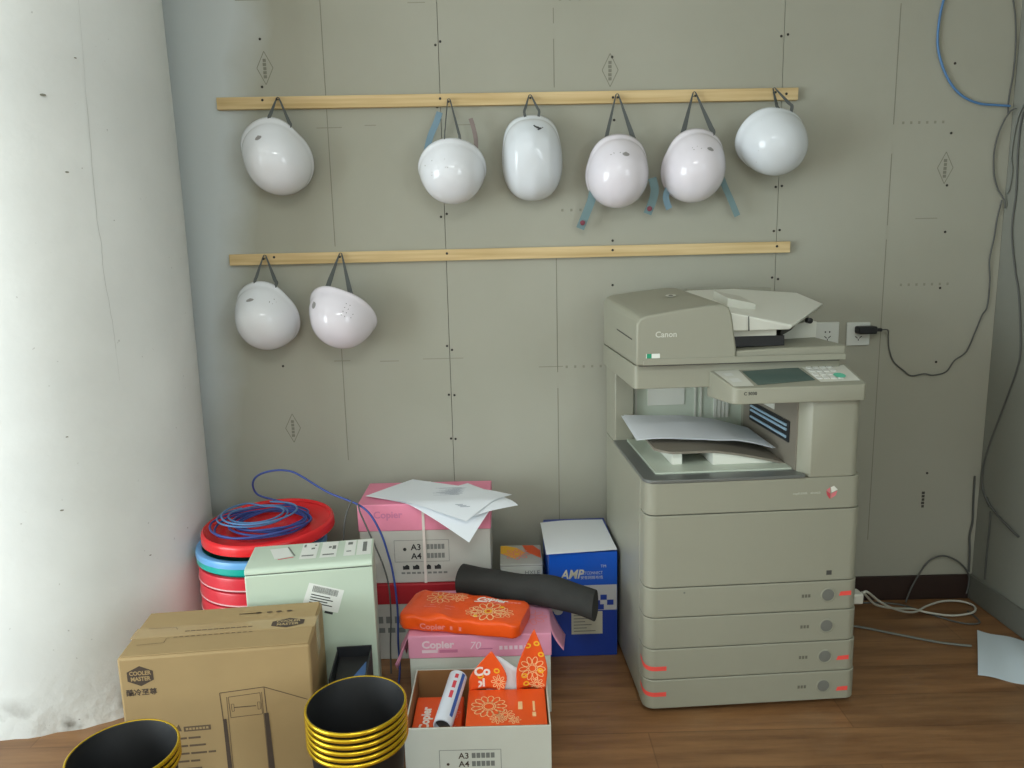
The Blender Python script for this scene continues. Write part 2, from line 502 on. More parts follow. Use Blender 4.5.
# ================================================================== SETTING
XR, XL, YF, ZC = 2.02, -3.6, -5.0, 2.95
struct(MB().box(XL-.1, XR+.1, YF-.1, .12, -.1, 0).build('floor', 'laminate_floor'))
struct(MB().box(XL-.1, XR+.1, YF-.1, .12, ZC, ZC+.1).build('ceiling', 'ceiling_paint'))

wb = MB()
for a, b in ((XL, -1.2), (-1.2, 0), (0, 1.2), (1.2, XR)):                 # boards with 3 mm joints
    wb.box(a+.001, b-.001, 0, .012, 0, ZC)
wall_back = struct(wb.build('wall_back', 'drywall'))
MB().box(XL, XR, .0125, .1, 0, ZC).build('backing', 'screw_dark', wall_back)
# printed stud lines on the boards
fl = Flat()
for x, segs in ((-.4, ((2.28, 1.935), (1.90, 1.42), (1.05, .62))), (.4, ((2.21, 2.16), (2.11, 1.95), (1.36, .94), (.88, .3))), (1.6, ((2.2, 1.8), (1.70, 1.45), (1.40, .25)))):
    for a, b in segs: fl.line([(x, a), (x, b)], .0026)
fl.on_plane('printed_line', 'print_grey', wall_back, (0, 0, 0), X3, Z3)
fl = Flat()
for x0, x1, z, n in ((.43, .62, .955, 6), (1.63, 1.80, 1.80, 6), (1.66, 1.86, 1.23, 7), (.42, .72, 2.232, 9), (.42, .55, 1.525, 4)):
    for k in range(n):
        x = x0+(x1-x0)*k/n; fl.rect(x, x+.008, z, z+.009)
for x0, x1, z in ((-.44, -.35, 1.83), (-.27, -.23, 1.835), (-.43, -.37, 1.0), (-.26, -.19, .995), (.33, .42, .96), (-.69, -.6, 2.255), (-.1, -.04, 2.235), (1.7, 1.78, 1.47), (-.1, .05, 1.0), (.05, .12, 1.83)):
    fl.rect(x0, x1, z, z+.003)
fl.on_plane('printed_dashes', 'print_faint', wall_back, (0, 0, 0), X3, Z3)
for x, z in ((-.605, 2.035), (.596, 2.003), (1.795, 1.647), (-.601, .75), (1.805, .41)):
    fl = Flat(); w, h = .028, .055
    if z > .5:
        P = [(x-w, z), (x, z-h), (x+w, z), (x, z+h)]
        fl.line(P, .0025, True)
    for k in range(5): fl.rect(x-.006+random.uniform(-.001, .001), x+.005, z-.034+k*.0135, z-.034+k*.0135+.0105)
    fl.on_plane('printed_mark', 'print_grey' if z > .5 else 'soot', wall_back, (0, 0, 0), X3, Z3)
for x, z in [(-.615, 2.13), (-.62, 1.973), (-.621, .987), (-.01, 2.098), (.007, 2.109), (-.012, 1.893), (-.013, 1.516), (.002+.006, 1.526), (-.009, 1.048), (.009, 1.033),
             (-.009, .864), (.012, .862), (-.007, .695), (.01, .693), (1.19, 2.102), (1.213, 2.107), (1.19, 1.594), (1.212, 1.597), (1.189, 1.439), (1.21, 1.442), (1.189, 1.272), (1.211, 1.266),
             (.603, 2.046), (.61, 1.836), (.605, 1.418), (.605, 1.258), (1.802, 2.), (1.807, 1.766), (1.806, 1.586), (1.812, 1.422), (1.809, 1.22), (1.815, .945), (1.813, .514)]:
    mb = MB(); mb.lathe([(.0045, 0), (.0045, .0012), (.002, .0012), (.002, .0004), (0, .0004)], 10)
    o = mb.build('screw', 'screw_dark', wall_back); o.location = (x, 0, z); o.rotation_euler = (PI/2, 0, 0)

# left wall holds the daylight window; the right wall's window is added as fill
def wall_with_holes(name, axis, pos, t, a0, a1, holes, mk='room_wall'):
    mb = MB(); cuts = sorted({a0, a1, *[h[0] for h in holes], *[h[1] for h in holes]})
    for a, b in zip(cuts, cuts[1:]):
        zs = [(0, ZC)]
        for h in holes:
            if h[0] <= a and b <= h[1]: zs = [(0, h[2]), (h[3], ZC)]
        for z0, z1 in zs:
            if z1-z0 < .001: continue
            if axis == 'x': mb.box(min(pos, pos+t), max(pos, pos+t), a, b, z0, z1)
            else: mb.box(a, b, min(pos, pos+t), max(pos, pos+t), z0, z1)
    return struct(mb.build(name, mk))
HL = [(-4.3, -1.6, .2, 2.45)]
HR = [(-4.6, -3.0, .9, 2.4)]
wall_with_holes('wall_left', 'x', XL, -.1, YF, .1, HL)
wall_with_holes('wall_right', 'x', XR, .1, YF, .1, HR, 'paint_wall')
wall_with_holes('wall_front', 'y', YF, -.1, XL, XR, [])
def window(name, axis, pos, h):
    mb = MB(); a0, a1, z0, z1 = h; w = .05; mid = (a0+a1)/2
    for p in ((a0, a0+w, z0, z1), (a1-w, a1, z0, z1), (a0, a1, z0, z0+w), (a0, a1, z1-w, z1), (mid-w/2, mid+w/2, z0, z1)):
        if axis == 'x': mb.box(pos-.08, pos-.02, p[0], p[1], p[2], p[3])
        else: mb.box(p[0], p[1], pos-.08, pos-.02, p[2], p[3])
    return struct(mb.build(name, 'window_frame'))
window('window_1', 'x', XL, HL[0]); window('added_window', 'x', XR+.1, HR[0])  # second window is unseen, added to let fill in from the right

struct(MB().box(-.86, XR-.014, -.012, -.0005, .0005, .1).build('baseboard_back', 'baseboard_brown', bevel=.003))
struct(MB().box(XR-.012, XR-.0005, -3.2, -.0005, .0005, .1).build('baseboard_right', 'baseboard_grey', bevel=.003))

# round plastered column on the left
pc = MB(); prof = []
CXp, CYp, CR = -1.27, -.325, .432
seg, rows = 72, 60
vs = []
rs = random.Random(3)
ph = [(rs.uniform(0, 6.28), rs.randint(2, 9), rs.uniform(.0006, .0022), rs.uniform(1, 5)) for _ in range(14)]
for j in range(rows+1):
    z = ZC*(j/rows)**1.8
    for k in range(seg):
        a = 2*PI*k/seg
        d = sum(A*math.sin(n*a+p0+f*z) for p0, n, A, f in ph)*.6
        if z < .09: d -= (.09-z)/.09*(.004+.006*math.sin(9*a+1)+.004*math.sin(23*a))
        vs.append((CXp+(CR+d)*math.cos(a), CYp+(CR+d)*math.sin(a), z))
fs = [(j*seg+k, j*seg+(k+1) % seg, (j+1)*seg+(k+1) % seg, (j+1)*seg+k) for j in range(rows) for k in range(seg)]
pc.add(vs, fs)
pillar = struct(pc.build('pillar', 'column_plaster', smooth=True, angle=80))
# a crack down the plaster and soot at the foot
def on_col(ang, z, lift=.002):
    a = math.radians(ang); return (CXp+(CR+lift)*math.cos(a), CYp+(CR+lift)*math.sin(a), z)

crack = [(-36.8, 2.087), (-37.5, 1.932), (-38.2, 1.775), (-38.8, 1.613), (-39.1, 1.504), (-38.6, 1.43), (-39.0, 1.364), (-38.1, 1.249), (-37.8, 1.191), (-37.7, 1.126), (-37.8, 1.014)]
rc = random.Random(5); P_ = []
for (a, z), (a2, z2) in zip(crack, crack[1:]):
    for k in range(4): P_.append((a+(a2-a)*k/4+rc.uniform(-.12, .12), z+(z2-z)*k/4))
mb = MB(); vs = []
for i, (a, z) in enumerate(P_):
    w = .10*(1 if .15 < i/len(P_) < .9 else .4)
    vs += [on_col(a-w, z), on_col(a+w, z)]
mb.add(vs, [(2*i, 2*i+1, 2*i+3, 2*i+2) for i in range(len(P_)-1)]).build('plaster_crack', 'crack_grey', pillar)
for a, z, r in ((-52., 1.828, .006), (-40.2, 1.934, .003), (-61.9, 1.489, .005), (-63.4, 1.45, .003), (-47.4, 1.631, .004), (-53.8, 1.103, .004), (-68.7, 1.302, .004), (-62.7, .689, .004), (-33.3, .487, .003), (-58, .9, .003)):
    MB().add([on_col(a+math.degrees(r*1.3*math.cos(2*PI*k/8)/CR), z+r*.6*math.sin(2*PI*k/8), .0024) for k in range(8)], [tuple(range(8))]).build('speck', 'print_grey', pillar)

# ================================================================== RAILS
def rail(label, x0, z0, x1, z1, h, nails, screws):
    t = thing('wooden_rail', label, 'rail', ((x0+x1)/2, -.0005, (z0+z1)/2), group='wooden rails on the wall',
              rot=(0, -math.atan2(z1-z0, x1-x0), 0))
    L = math.hypot(x1-x0, z1-z0)/2
    MB().box(-L, L, -.021, 0, -h/2, h/2).build('batten', 'pine_wood', t, bevel=.0015)
    for x, z in screws:
        o = MB().lathe([(.0045, 0), (.0045, .001), (0, .001)], 10).build('screw', 'screw_dark', t)
        o.location = (x-(x0+x1)/2, -.0211, z-(z0+z1)/2); o.rotation_euler = (PI/2, 0, 0)
    for x, z in nails:
        o = MB().lathe([(.0016, -.012), (.0016, .026), (.0042, .0265), (.0042, .028), (0, .028)], 8).build('nail', 'screw_dark', t)
        o.location = (x-(x0+x1)/2, -.0211, z-(z0+z1)/2); o.rotation_euler = (PI/2+.12, 0, 0)
    return t
N1 = [(-.559, 1.921), (.032, 1.904), (.314, 1.911), (.616, 1.908), (.884, 1.909), (1.161, 1.916)]
N2 = [(-.647, 1.385), (-.375, 1.386)]
rail('long upper pine batten screwed to the wall with six helmets hanging from it', -.776, 1.917, 1.250, 1.907, .041, N1,
     [(-.616, 1.921), (.001, 1.916), (.603, 1.91), (1.208, 1.912)])
rail('lower pine batten on the wall with only two helmets at its left end', -.779, 1.380, 1.244, 1.381, .040, N2,
     [(-.617, 1.387), (.005, 1.386), (.602, 1.384), (1.195, 1.384)])

# ================================================================== HELMETS
def helmet_surface(a=.108, b=.122, h=.128, flare=.010, peak=.026, ridge=0., n_pow=.86, sq=1.):
    sm = lambda t: max(0., min(1., t))**2*(3-2*max(0., min(1., t)))
    def S(phi, s):
        """phi angle (peak at 90 deg), s 0..1 dome, 1..1.3 brim that flows out of the dome"""
        c0, s0 = math.cos(phi), math.sin(phi)
        c, sn = math.copysign(abs(c0)**sq, c0), math.copysign(abs(s0)**sq, s0)
        pk = sm((s0-.25)/.75)
        u = min(s, 1.)
        g = math.sin(u*PI/2)**n_pow; hz = math.cos(u*PI/2)**.92 if u < 1 else 0.
        rr = math.hypot(a*c, b*sn)
        out = flare*(sm((s-.72)/.28)*.45+max(0., s-1)/.3*.55)+peak*pk*(sm((s-.62)/.38)*.55+max(0., s-1)/.3*.45)
        x, y, z = a*c*(g+out/rr), b*sn*(g+out/rr), h*hz
        if s > 1: z = -.014*((s-1)/.3)**1.3-.006*pk*(s-1)/.3
        if ridge and s <= 1:
            k = math.exp(-(x/.022)**2)*math.sin(min(1, s*1.02)*PI*.98+.12)
            z += ridge*max(0., k)+ridge*.5*max(0., math.exp(-((abs(x)-.058)/.010)**2)*(1-abs(s-.5)*1.6))
        return Vector((x, y, z))
    return S
def shell_mesh(S, key):
    mb = MB(); nph = 64; ss = [0.02]+[i/18 for i in range(1, 19)]+[1.06, 1.12, 1.2, 1.3]
    vs = [S(0, 0)]
    for s in ss: vs += [S(2*PI*k/nph, s) for k in range(nph)]
    fs = [(0, 1+k, 1+(k+1) % nph) for k in range(nph)]
    for i in range(len(ss)-1):
        for k in range(nph):
            fs.append((1+i*nph+k, 1+(i+1)*nph+k, 1+(i+1)*nph+(k+1) % nph, 1+i*nph+(k+1) % nph))
    mb.add(vs, fs); return mb
S_std = helmet_surface(a=.108, b=.116, h=.124, flare=.007, peak=.022)
S_old = helmet_surface(a=.100, b=.130, h=.112, flare=.006, peak=.018, ridge=.006, n_pow=.74, sq=.84)
S_rnd = helmet_surface(a=.104, b=.111, h=.125, flare=.007, peak=.016)
S_back = helmet_surface(a=.108, b=.103, h=.112, flare=.010, peak=.004)
S_side = helmet_surface(a=.104, b=.112, h=.120, flare=.008, peak=.012)
def solid(o, th=.003):
    m = o.modifiers.new('solid', 'SOLIDIFY'); m.thickness = th; m.offset = -1; return o

shells = {}
def helmet(label, ctr, axis, peak_deg, S, matk, nail, legs, patch=None, specks=(), dark=(), extras=()):
    """ctr = middle of the visible outline; axis = dome direction; peak_deg = where the peak points in the wall plane"""
    ax = Vector(axis).normalized()
    pk = Vector((math.cos(math.radians(peak_deg)), 0, math.sin(math.radians(peak_deg))))
    pk = (pk-ax*pk.dot(ax)).normalized(); xx = pk.cross(ax)
    base = Vector(ctr)-ax*.05
    R = Matrix((xx, pk, ax)).transposed()
    t = thing('safety_helmet', label, 'helmet', base, group='white safety helmets hanging on the wall')
    key = (id(S), matk)
    if key not in shells:
        o = shell_mesh(S, key).build('shell', matk, t, smooth=True, angle=70); solid(o); shells[key] = o
    else:
        o = shells[key].copy(); COL.objects.link(o); o.parent = t
    o.rotation_euler = R.to_euler()
    # chin strap: a loop from the nail to two anchors behind the brim (things' own space)
    nl = Vector(nail)-base
    for (ex, ez), w in zip(legs[0:2], legs[2]):
        d = Vector((ex-base.x, 0, ez-base.z))
        a = R.inverted() @ d; phi = math.atan2(a.y/.122, a.x/.108)
        an = R @ (S(phi, 1.0)*.93+Vector((0, 0, -.004)))
        # the leg leaves the visible point just outside the brim, then tucks in behind it
        vis = Vector((ex-base.x, min(-.012-base.y, an.y+.02), ez-base.z))
        sgn = 1 if ex > nail[0] else -1
        st = nl+Vector((sgn*.0040, .004, .002))
        ext = vis+(vis-st).normalized()*.022
        pts = catmull([st, st.lerp(vis, .5), vis, ext, an], 6)
        mb = MB().ribbon(pts, (1, 0, .35*sgn), w*1.25, .0018, .0035)
        if sgn > 0: mb.ribbon([nl+Vector((a_, .004, .0042-120*a_*a_)) for a_ in (-.0045, -.003, 0, .003, .0045)], (0, 1, 0), .005, .002)
        mb.build('chin_strap', 'strap_grey', t, smooth=True)
    if patch:                                                        # faded emblem sticker above the peak
        ph0, s0, dp, ds = patch
        mb = MB(); n = 12; c = R @ S(ph0, s0)
        ring = []
        for k in range(n):
            a = 2*PI*k/n; q = 1-.25*max(0, math.sin(a)) if k % 3 else 1
            ring.append((ph0+dp*math.cos(a)*q, s0+ds*math.sin(a)*q))
        up = lambda p, s: R @ (S(p, s)*1.004+Vector((0, 0, .0006)))
        vs = [up(ph0, s0)]+[up(*r) for r in ring]
        mb.add(vs, [(0, 1+k, 1+(k+1) % n) for k in range(n)]).build('emblem_sticker', 'smudge', t)
    for lst, mk in ((specks, 'smudge'), (dark, 'smudge_dark')):
        for (p, s, r) in lst:
            up = lambda p, s: R @ (S(p, s)*1.004+Vector((0, 0, .0006)))
            vs = [up(p+r*math.cos(2*PI*k/7)/max(.3, s), s+r*.8*math.sin(2*PI*k/7)) for k in range(7)]
            MB().add(vs, [tuple(range(7))]).build('speck', mk, t)
    for kind, mk, pts, w in extras:
        P = [Vector(p)-base for p in pts]
        MB().ribbon(catmull(P, 6), (1, 0, 0), w, .0016).build('headband_strap', mk, t, smooth=True)
        if kind == 'button':
            q = P[-1].lerp(P[-2], .42)
            MB().lathe([(.009, 0), (.009, .003), (0, .004)], 14).build('snap_button', 'button_maroon', t).location = q+Vector((0, -.002, 0))
            COL.objects[-1].rotation_euler = (PI/2, 0, 0)
    return t

def rnd_specks(n, p0, p1, s0, s1, r, seed):
    q = random.Random(seed); return [(q.uniform(p0, p1), q.uniform(s0, s1), r*q.uniform(.5, 1.3)) for _ in range(n)]
D = math.radians
helmet('white safety helmet at the far left of the upper rail, emblem sticker up left', (-0.558, -0.118, 1.697), (.04, -.92, -.36), 118, S_std, 'helmet_white',
       (-.559, -.036, 1.927), [(-.570, 1.868), (-.514, 1.845), (.009, .009)], (D(82), .66, .13, .055))
helmet('white helmet on the upper rail with two torn headband strips sticking up behind it', (0.041, -0.140, 1.631), (.02, -.76, -.64), 84, S_back, 'helmet_white',
       (.032, -.036, 1.910), [(.024, 1.80), (.068, 1.787), (.003, .007)], None, rnd_specks(9, D(95), D(160), .45, .85, .012, 4), (),
       [('', 'strap_blue', [(-.052, -.05, 1.73), (-.036, -.05, 1.785), (-.012, -.05, 1.835), (.0, -.046, 1.868)], .022),
        ('', 'strap_brown', [(.122, -.05, 1.74), (.122, -.05, 1.775), (.116, -.05, 1.81), (.106, -.046, 1.845)], .015)])
helmet('narrow ridged white helmet with black scuffs, third on the upper rail', (0.317, -0.105, 1.683), (.0, -.97, -.22), 92, S_old, 'helmet_blueish',
       (.314, -.036, 1.917), [(.297, 1.874), (.336, 1.874), (.007, .007)], None, (),
       [(D(84), .70, .028), (D(80), .68, .04), (D(76), .66, .04), (D(86), .73, .022), (D(73), .68, .025), (D(78), .62, .025), (D(70), .71, .018), (D(176), .93, .022), (D(173), .93, .022), (D(179), .93, .018)])
helmet('white helmet on the upper rail with two grey-blue headband strips hanging below it', (0.614, -0.116, 1.627), (.04, -.94, -.32), 88, S_rnd, 'helmet_pinkish',
       (.616, -.036, 1.914), [(.574, 1.775), (.662, 1.772), (.010, .013)], (D(86), .56, .15, .055), rnd_specks(4, D(98), D(120), .55, .65, .012, 5), (),
       [('button', 'strap_teal', [(.535, -.06, 1.62), (.522, -.06, 1.56), (.503, -.05, 1.51), (.483, -.045, 1.462)], .029),
        ('button', 'strap_teal', [(.735, -.058, 1.63), (.745, -.058, 1.59), (.738, -.05, 1.55), (.722, -.045, 1.508)], .029)])
helmet('white helmet, fifth on the upper rail, grey strip dangling below on its right', (0.879, -0.116, 1.640), (.07, -.94, -.32), 80, S_rnd, 'helmet_pinkish',
       (.884, -.036, 1.915), [(.840, 1.792), (.932, 1.795), (.013, .013)], (D(84), .56, .15, .05), rnd_specks(4, D(98), D(130), .55, .65, .012, 6), (),
       [('', 'strap_teal', [(.965, -.06, 1.66), (.99, -.055, 1.60), (1.018, -.05, 1.545), (1.042, -.045, 1.494)], .021),
        ('', 'strap_blue', [(.795, -.06, 1.60), (.785, -.055, 1.57), (.79, -.05, 1.545), (.80, -.045, 1.524)], .022)])
helmet('plain white helmet at the right end of the upper rail, hanging close under the batten', (1.151, -0.128, 1.712), (.10, -.84, -.50), 150, S_side, 'helmet_blueish',
       (1.161, -.036, 1.922), [(1.142, 1.862), (1.188, 1.862), (.009, .009)], None, rnd_specks(3, D(40), D(140), .5, .9, .010, 8))
helmet('white helmet at the left end of the lower rail, hanging straight', (-0.646, -0.114, 1.157), (-.10, -.93, -.34), 112, S_rnd, 'helmet_white',
       (-.647, -.036, 1.391), [(-.666, 1.322), (-.603, 1.311), (.008, .010)], (D(78), .68, .16, .040), rnd_specks(5, D(15), D(40), .7, .95, .012, 9))
helmet('white helmet on the lower rail, tipped over to the left with small vent holes', (-0.373, -0.142, 1.147), (-.22, -.72, -.64), 140, S_side, 'helmet_pinkish',
       (-.375, -.036, 1.392), [(-.396, 1.300), (-.326, 1.270), (.013, .013)], (D(74), .80, .12, .07), (),
       [(D(0+7*i), .62+.08*j, .011) for i in range(2) for j in range(4)]+[(D(-12), .74, .011), (D(-12), .66, .010)])

# ================================================================== COPIER
cop = thing('photocopier', 'large beige office photocopier with four paper drawers standing on the floor', 'photocopier', (.618, -.72, 0), 3)
x0, x1 = -.016, .622
for cx in (.05, .56):
    for cy in (.09, .58):
        o = MB().lathe([(.024, -.011), (.024, .011)], 16).build('caster', 'copier_black', cop); o.rotation_euler = (PI/2, 0, 0); o.location = (cx, cy, .0245)
MB().prism(rrect(x0+.006, x1-.006, .008, .1, .026, 'ab'), .036, .726).build('inner_frame', 'copier_dark', cop)
MB().prism(rrect(x0, x1, .078, .64, .02, 'cd'), .024, .7275).build('cabinet', 'copier_body', cop, bevel=.003)
def front(name, z0, z1, m='copier_body', pr=cop, xr=None):
    return MB().prism(rrect(x0, xr or x1, 0, .0755, .034, 'ab', 8), z0, z1).build(name, m, pr, bevel=.0022, smooth=True)
front('upper_cover', .6325, .7275, xr=.622)
dcover = front('front_door', .4095, .6295, xr=.626)
drz = [(.3160, .4065), (.2165, .3130), (.1175, .2135), (.022, .1145)]
drawers = []
for i, (a, b) in enumerate(drz):
    d = front('drawer', a, b, xr=(.629, .632, .636, .639)[i]); drawers.append(d)
    zc = (a+b)/2+(.002 if i == 0 else 0)
    k = MB(); k.lathe([(.0225, 0), (.0225, .0012), (.0200, .0020), (.0190, -.004), (0, -.004)], 28)
    h = k.build('handle', 'copier_body', d, smooth=True); h.location = (.534, -.0006, zc); h.rotation_euler = (PI/2, 0, 0)
    g = MB(); g.lathe([(.0186, .0), (.0180, .0040), (.010, .0046), (0, .0048)], 28)
    g = g.build('grip', 'knob_grey', h); g.location = (0, 0, -.0034)
    fl = Flat()
    for q in range(3): fl.rect(.454+q*.0095, .461+q*.0095, zc-.005, zc+.005)
    fl.on_plane('size_label', 'label_dim', d, (0, 0, 0), X3, Z3)
def corner_path(xa, ya, off, n=8):
    """outline from the left flank round the front-left corner on to the front"""
    r = .034; pts = [(x0-off, ya)]
    for i in range(n+1):
        a = PI+i/n*PI/2; pts.append((x0+r+(r+off)*math.cos(a), r+(r+off)*math.sin(a)))
    pts.append((xa, -off)); return pts
def tape(d, z0, z1, drop):
    P = corner_path(.05, .052, .0006); mb = MB(); n = len(P); vs = []
    for i, p in enumerate(P):
        t = i/(n-1); dz = drop*max(0, 1-t*1.6)**2
        vs += [(p[0], p[1], z0+dz), (p[0], p[1], z1+dz)]
    mb.add(vs, [(2*i, 2*i+2, 2*i+3, 2*i+1) for i in range(n-1)]).build('red_tape', 'tape_red', d)
tape(drawers[2], .146, .160, .018); tape(drawers[3], .062, .076, .014)
for i, (a, b, c) in {0: (.567, .624, .366), 2: (.570, .628, .158), 3: (.574, .630, .056)}.items():
    fl = Flat(); fl.poly([(a, c-.007), (b-.02, c-.006), (b-.02, c+.008), (a+.004, c+.006)])
    fl2 = fl.on_plane('red_tape', 'tape_red', drawers[i], (0, 0, 0), X3, Z3)
fl = Flat(); fl.rect(.525, .541, .427, .441); fl.on_plane('sensor_window', 'copier_dark', dcover, (0, 0, 0), X3, Z3)
fl = Flat(); fl.disc(.1, .392, .003); fl.on_plane('spot', 'knob_grey', drawers[0], (0, 0, 0), X3, Z3)
# cube emblem and product line on the upper cover
c0 = (.528, .681); s_ = .016
fl = Flat(); fl.poly([(c0[0], c0[1]), (c0[0]+.018, c0[1]+.008), (c0[0]+.006, c0[1]+.02), (c0[0]-.003, c0[1]+.016)]); fl.on_plane('emblem', 'copier_white', cop, (0, 0, 0), X3, Z3)
fl = Flat(); fl.poly([(c0[0]-.016, c0[1]+.008), (c0[0]-.004, c0[1]-.001), (c0[0]-.005, c0[1]+.016)]); fl.on_plane('emblem', 'cube_pink', cop, (0, 0, 0), X3, Z3)
fl = Flat(); fl.poly([(c0[0]-.016, c0[1]+.006), (c0[0]-.013, c0[1]-.008), (c0[0]-.003, c0[1]-.021), (c0[0]-.003, c0[1]-.003)]); fl.on_plane('emblem', 'cube_red', cop, (0, 0, 0), X3, Z3)
fl = Flat(); fl.poly([(c0[0]-.001, c0[1]-.003), (c0[0]+.017, c0[1]+.005), (c0[0]+.013, c0[1]-.009), (c0[0]-.001, c0[1]-.018)]); fl.on_plane('emblem', 'cube_pink', cop, (0, 0, 0), X3, Z3)
fl = Flat(); fl.text('imageRUNNER', .413, .679, .0085, squeeze=.8); fl.text('ADVANCE', .465, .679, .0085, squeeze=.75)
fl.on_plane('lettering', 'copier_pale', cop, (0, 0, 0), X3, Z3)

# output bay: silver bezel, pale well, raised tray plate, back panels, left rear post, right tower
mb = MB(); oz0, oz1 = .728, .738
outer = rrect(x0-.004, .447, -.003, .47, .036, 'a', 8); inner = rrect(.024, .440, .058, .465, .020, 'a', 8)
n = len(outer)
vs = [(p[0], p[1], z) for z in (oz0, oz1) for p in outer]+[(p[0], p[1], z) for z in (oz0, oz1) for p in inner]
fs = []
for i in range(n):
    j = (i+1) % n
    fs += [(i, j, n+j, n+i), (2*n+i, 3*n+i, 3*n+j, 2*n+j), (n+i, n+j, 3*n+j, 3*n+i), (i, 2*n+i, 2*n+j, j)]
mb.add(vs, fs).build('tray_bezel', 'copier_silver', cop, bevel=.002)
MB().box(.026, .433, .060, .465, .7277, .7420).build('tray_well', 'copier_traygreen', cop)
def tz(x):
    return .790-.045*max(0, min(1, (x-.20)/.23))**1.35 if x > .20 else .790
def plate(u, v):
    xx = .045+u*.386; y0_ = .108+(.05*(1-u*8)**2 if u < .125 else 0)
    return (xx, y0_+v*(.464-y0_), tz(xx)+v*.010)
MB().slab(plate, 32, 6, .007).build('tray_plate', 'copier_traytop', cop, smooth=True, angle=40)
def under(u, v):
    xx = .215+u*.214; return (xx, .118+v*.34, tz(xx)+v*.008-.0076)
MB().slab(under, 20, 2, lambda u, v: (under(u, v)[0], under(u, v)[1], .7425)).build('tray_riser', 'copier_white', cop, smooth=True, angle=40)
MB().box(.095, .125, .135, .45, .7425, .7825).build('tray_riser', 'copier_white', cop)
MB().box(x0+.002, .052, .472, .638, .7276, .984).build('rear_post', 'copier_body', cop, bevel=.004)
MB().box(.053, .446, .50, .638, .7276, .984).build('rear_panel', 'copier_traygreen', cop)
for a, b in ((.06, .068), (.27, .276), (.29, .296)): MB().box(a, b, .496, .4995, .80, .97).build('panel_rib', 'copier_pale', cop)
MB().box(.105, .235, .497, .4995, .85, .93).build('access_panel', 'copier_white', cop, bevel=.001)
for k in range(4):
    MB().box(.338+k*.014, .348+k*.014, .494, .4995, .80, .875).build('guide_fin', 'copier_white', cop)
tower = MB().prism([(.438, .035), (.462, 0.0), *rrect(.30, .612, 0, .64, .034, 'bcd', 8)[1:-9], (.438, .64)], .7285, .952).build('right_tower', 'copier_body', cop, bevel=.0025)
MB().box(.434, .4378, .040, .468, .7385, .945).build('exit_wall', 'copier_traytop', cop)
MB().box(.430, .4338, .085, .40, .812, .876).build('exit_slot', 'copier_black', cop)
for z in (.862, .848, .826):
    MB().tube([(.429, .10, z), (.429, .385, z)], .0042, 10).build('exit_roller', 'roller_blue', cop, smooth=True)
MB().box(.4305, .4338, .20, .33, .888, .935).build('sensor_block', 'copier_pale', cop, bevel=.001)

MB().box(.640, .704, .105, .150, .272, .306).build('side_connector', 'copier_pale', cop, bevel=.005)

# scanner unit
MB().prism(rrect(-.03, .588, .10, .62, .014, 'abcd', 4), .985, 1.055).build('scanner_unit', 'copier_body', cop, bevel=.002)
# document feeder
feeder = MB()
prof = [(-.03, 1.0575), (.262, 1.0575), (.262, 1.10), (.257, 1.13), (.251, 1.17), (.246, 1.198), (.237, 1.219), (.222, 1.227), (.19, 1.227), (.10, 1.216), (.0, 1.201), (-.02, 1.194), (-.03, 1.176)]
fe = feeder.prism(prof, .075, .60, 'y')
fe.v = [(x, y, z+(y-.075)/.525*(.030-.008*max(0, min(1, (x+.03)/.27))) if z > 1.15 else z) for x, y, z in fe.v]
feeder = fe.build('document_feeder', 'copier_body', cop, bevel=.006, seg=3)
MB().prism([(.2625, 1.0575), (.588, 1.0575), (.588, 1.100), (.40, 1.096), (.2625, 1.092)], .080, .60, 'y').build('feeder_base', 'copier_body', cop, bevel=.004)
MB().box(-.02, .57, .0775, .0995, 1.0555, 1.0574).build('hinge_gap', 'copier_dark', cop)
# step in the feeder's front: a slim ledge above the seam
MB().prism([(-.012, 1.0585), (.586, 1.0585), (.586, 1.077), (.0, 1.077), (-.010, 1.072)], .071, .0748, 'y').build('front_ledge', 'copier_body', cop, bevel=.0015)
# output slope under the tray
MB().prism([(.264, 1.093), (.42, 1.0965), (.587, 1.101), (.587, 1.150), (.56, 1.152)], .27, .59, 'y').build('eject_slope', 'copier_pale', cop)
# input tray: sheet-metal-like pan that dips to the front corner and rises to the right
top = [(.246, .095, 1.203), (.440, .110, 1.158), (.625, .31, 1.203), (.612, .48, 1.229), (.42, .56, 1.243), (.246, .57, 1.240)]
bot = [(.252, .097, 1.147), (.432, .112, 1.145), (.613, .313, 1.186), (.60, .475, 1.212), (.42, .55, 1.205), (.252, .56, 1.190)]
n = 6
MB().add(top+bot, [tuple(range(6)), tuple(range(6, 12))[::-1]]+[(i, n+i, n+(i+1) % n, (i+1) % n) for i in range(n)]).build('input_tray', 'copier_white', cop, bevel=.004)
MB().add([(.300, .0938, 1.190), (.303, .0938, 1.190), (.306, .0948, 1.147), (.302, .0948, 1.147)], [(0, 1, 2, 3)]).build('tray_seam', 'copier_dark', cop)
MB().box(.27, .40, .13, .50, 1.128, 1.1465).build('tray_underside', 'copier_pale', cop)
MB().box(.2635, .425, .13, .52, 1.0975, 1.127).build('feed_gap_shade', 'copier_black', cop)  # black block paints the shade in the gap under the input tray
MB().add([(.45, .20, 1.172-.012), (.53, .235, 1.176-.002), (.55, .40, 1.19), (.45, .40, 1.165), (.44, .20, 1.115), (.49, .235, 1.130), (.50, .40, 1.14), (.44, .40, 1.11)],
         [(0, 1, 2, 3), (7, 6, 5, 4), (0, 4, 5, 1), (1, 5, 6, 2), (2, 6, 7, 3), (3, 7, 4, 0)]).build('tray_bracket', 'copier_dark', cop)
o = MB().lathe([(.009, 0), (.009, .02), (0, .022)], 14).build('bracket_knob', 'copier_black', cop); o.location = (.545, .245, 1.158); o.rotation_euler = (PI/2, 0, 0)
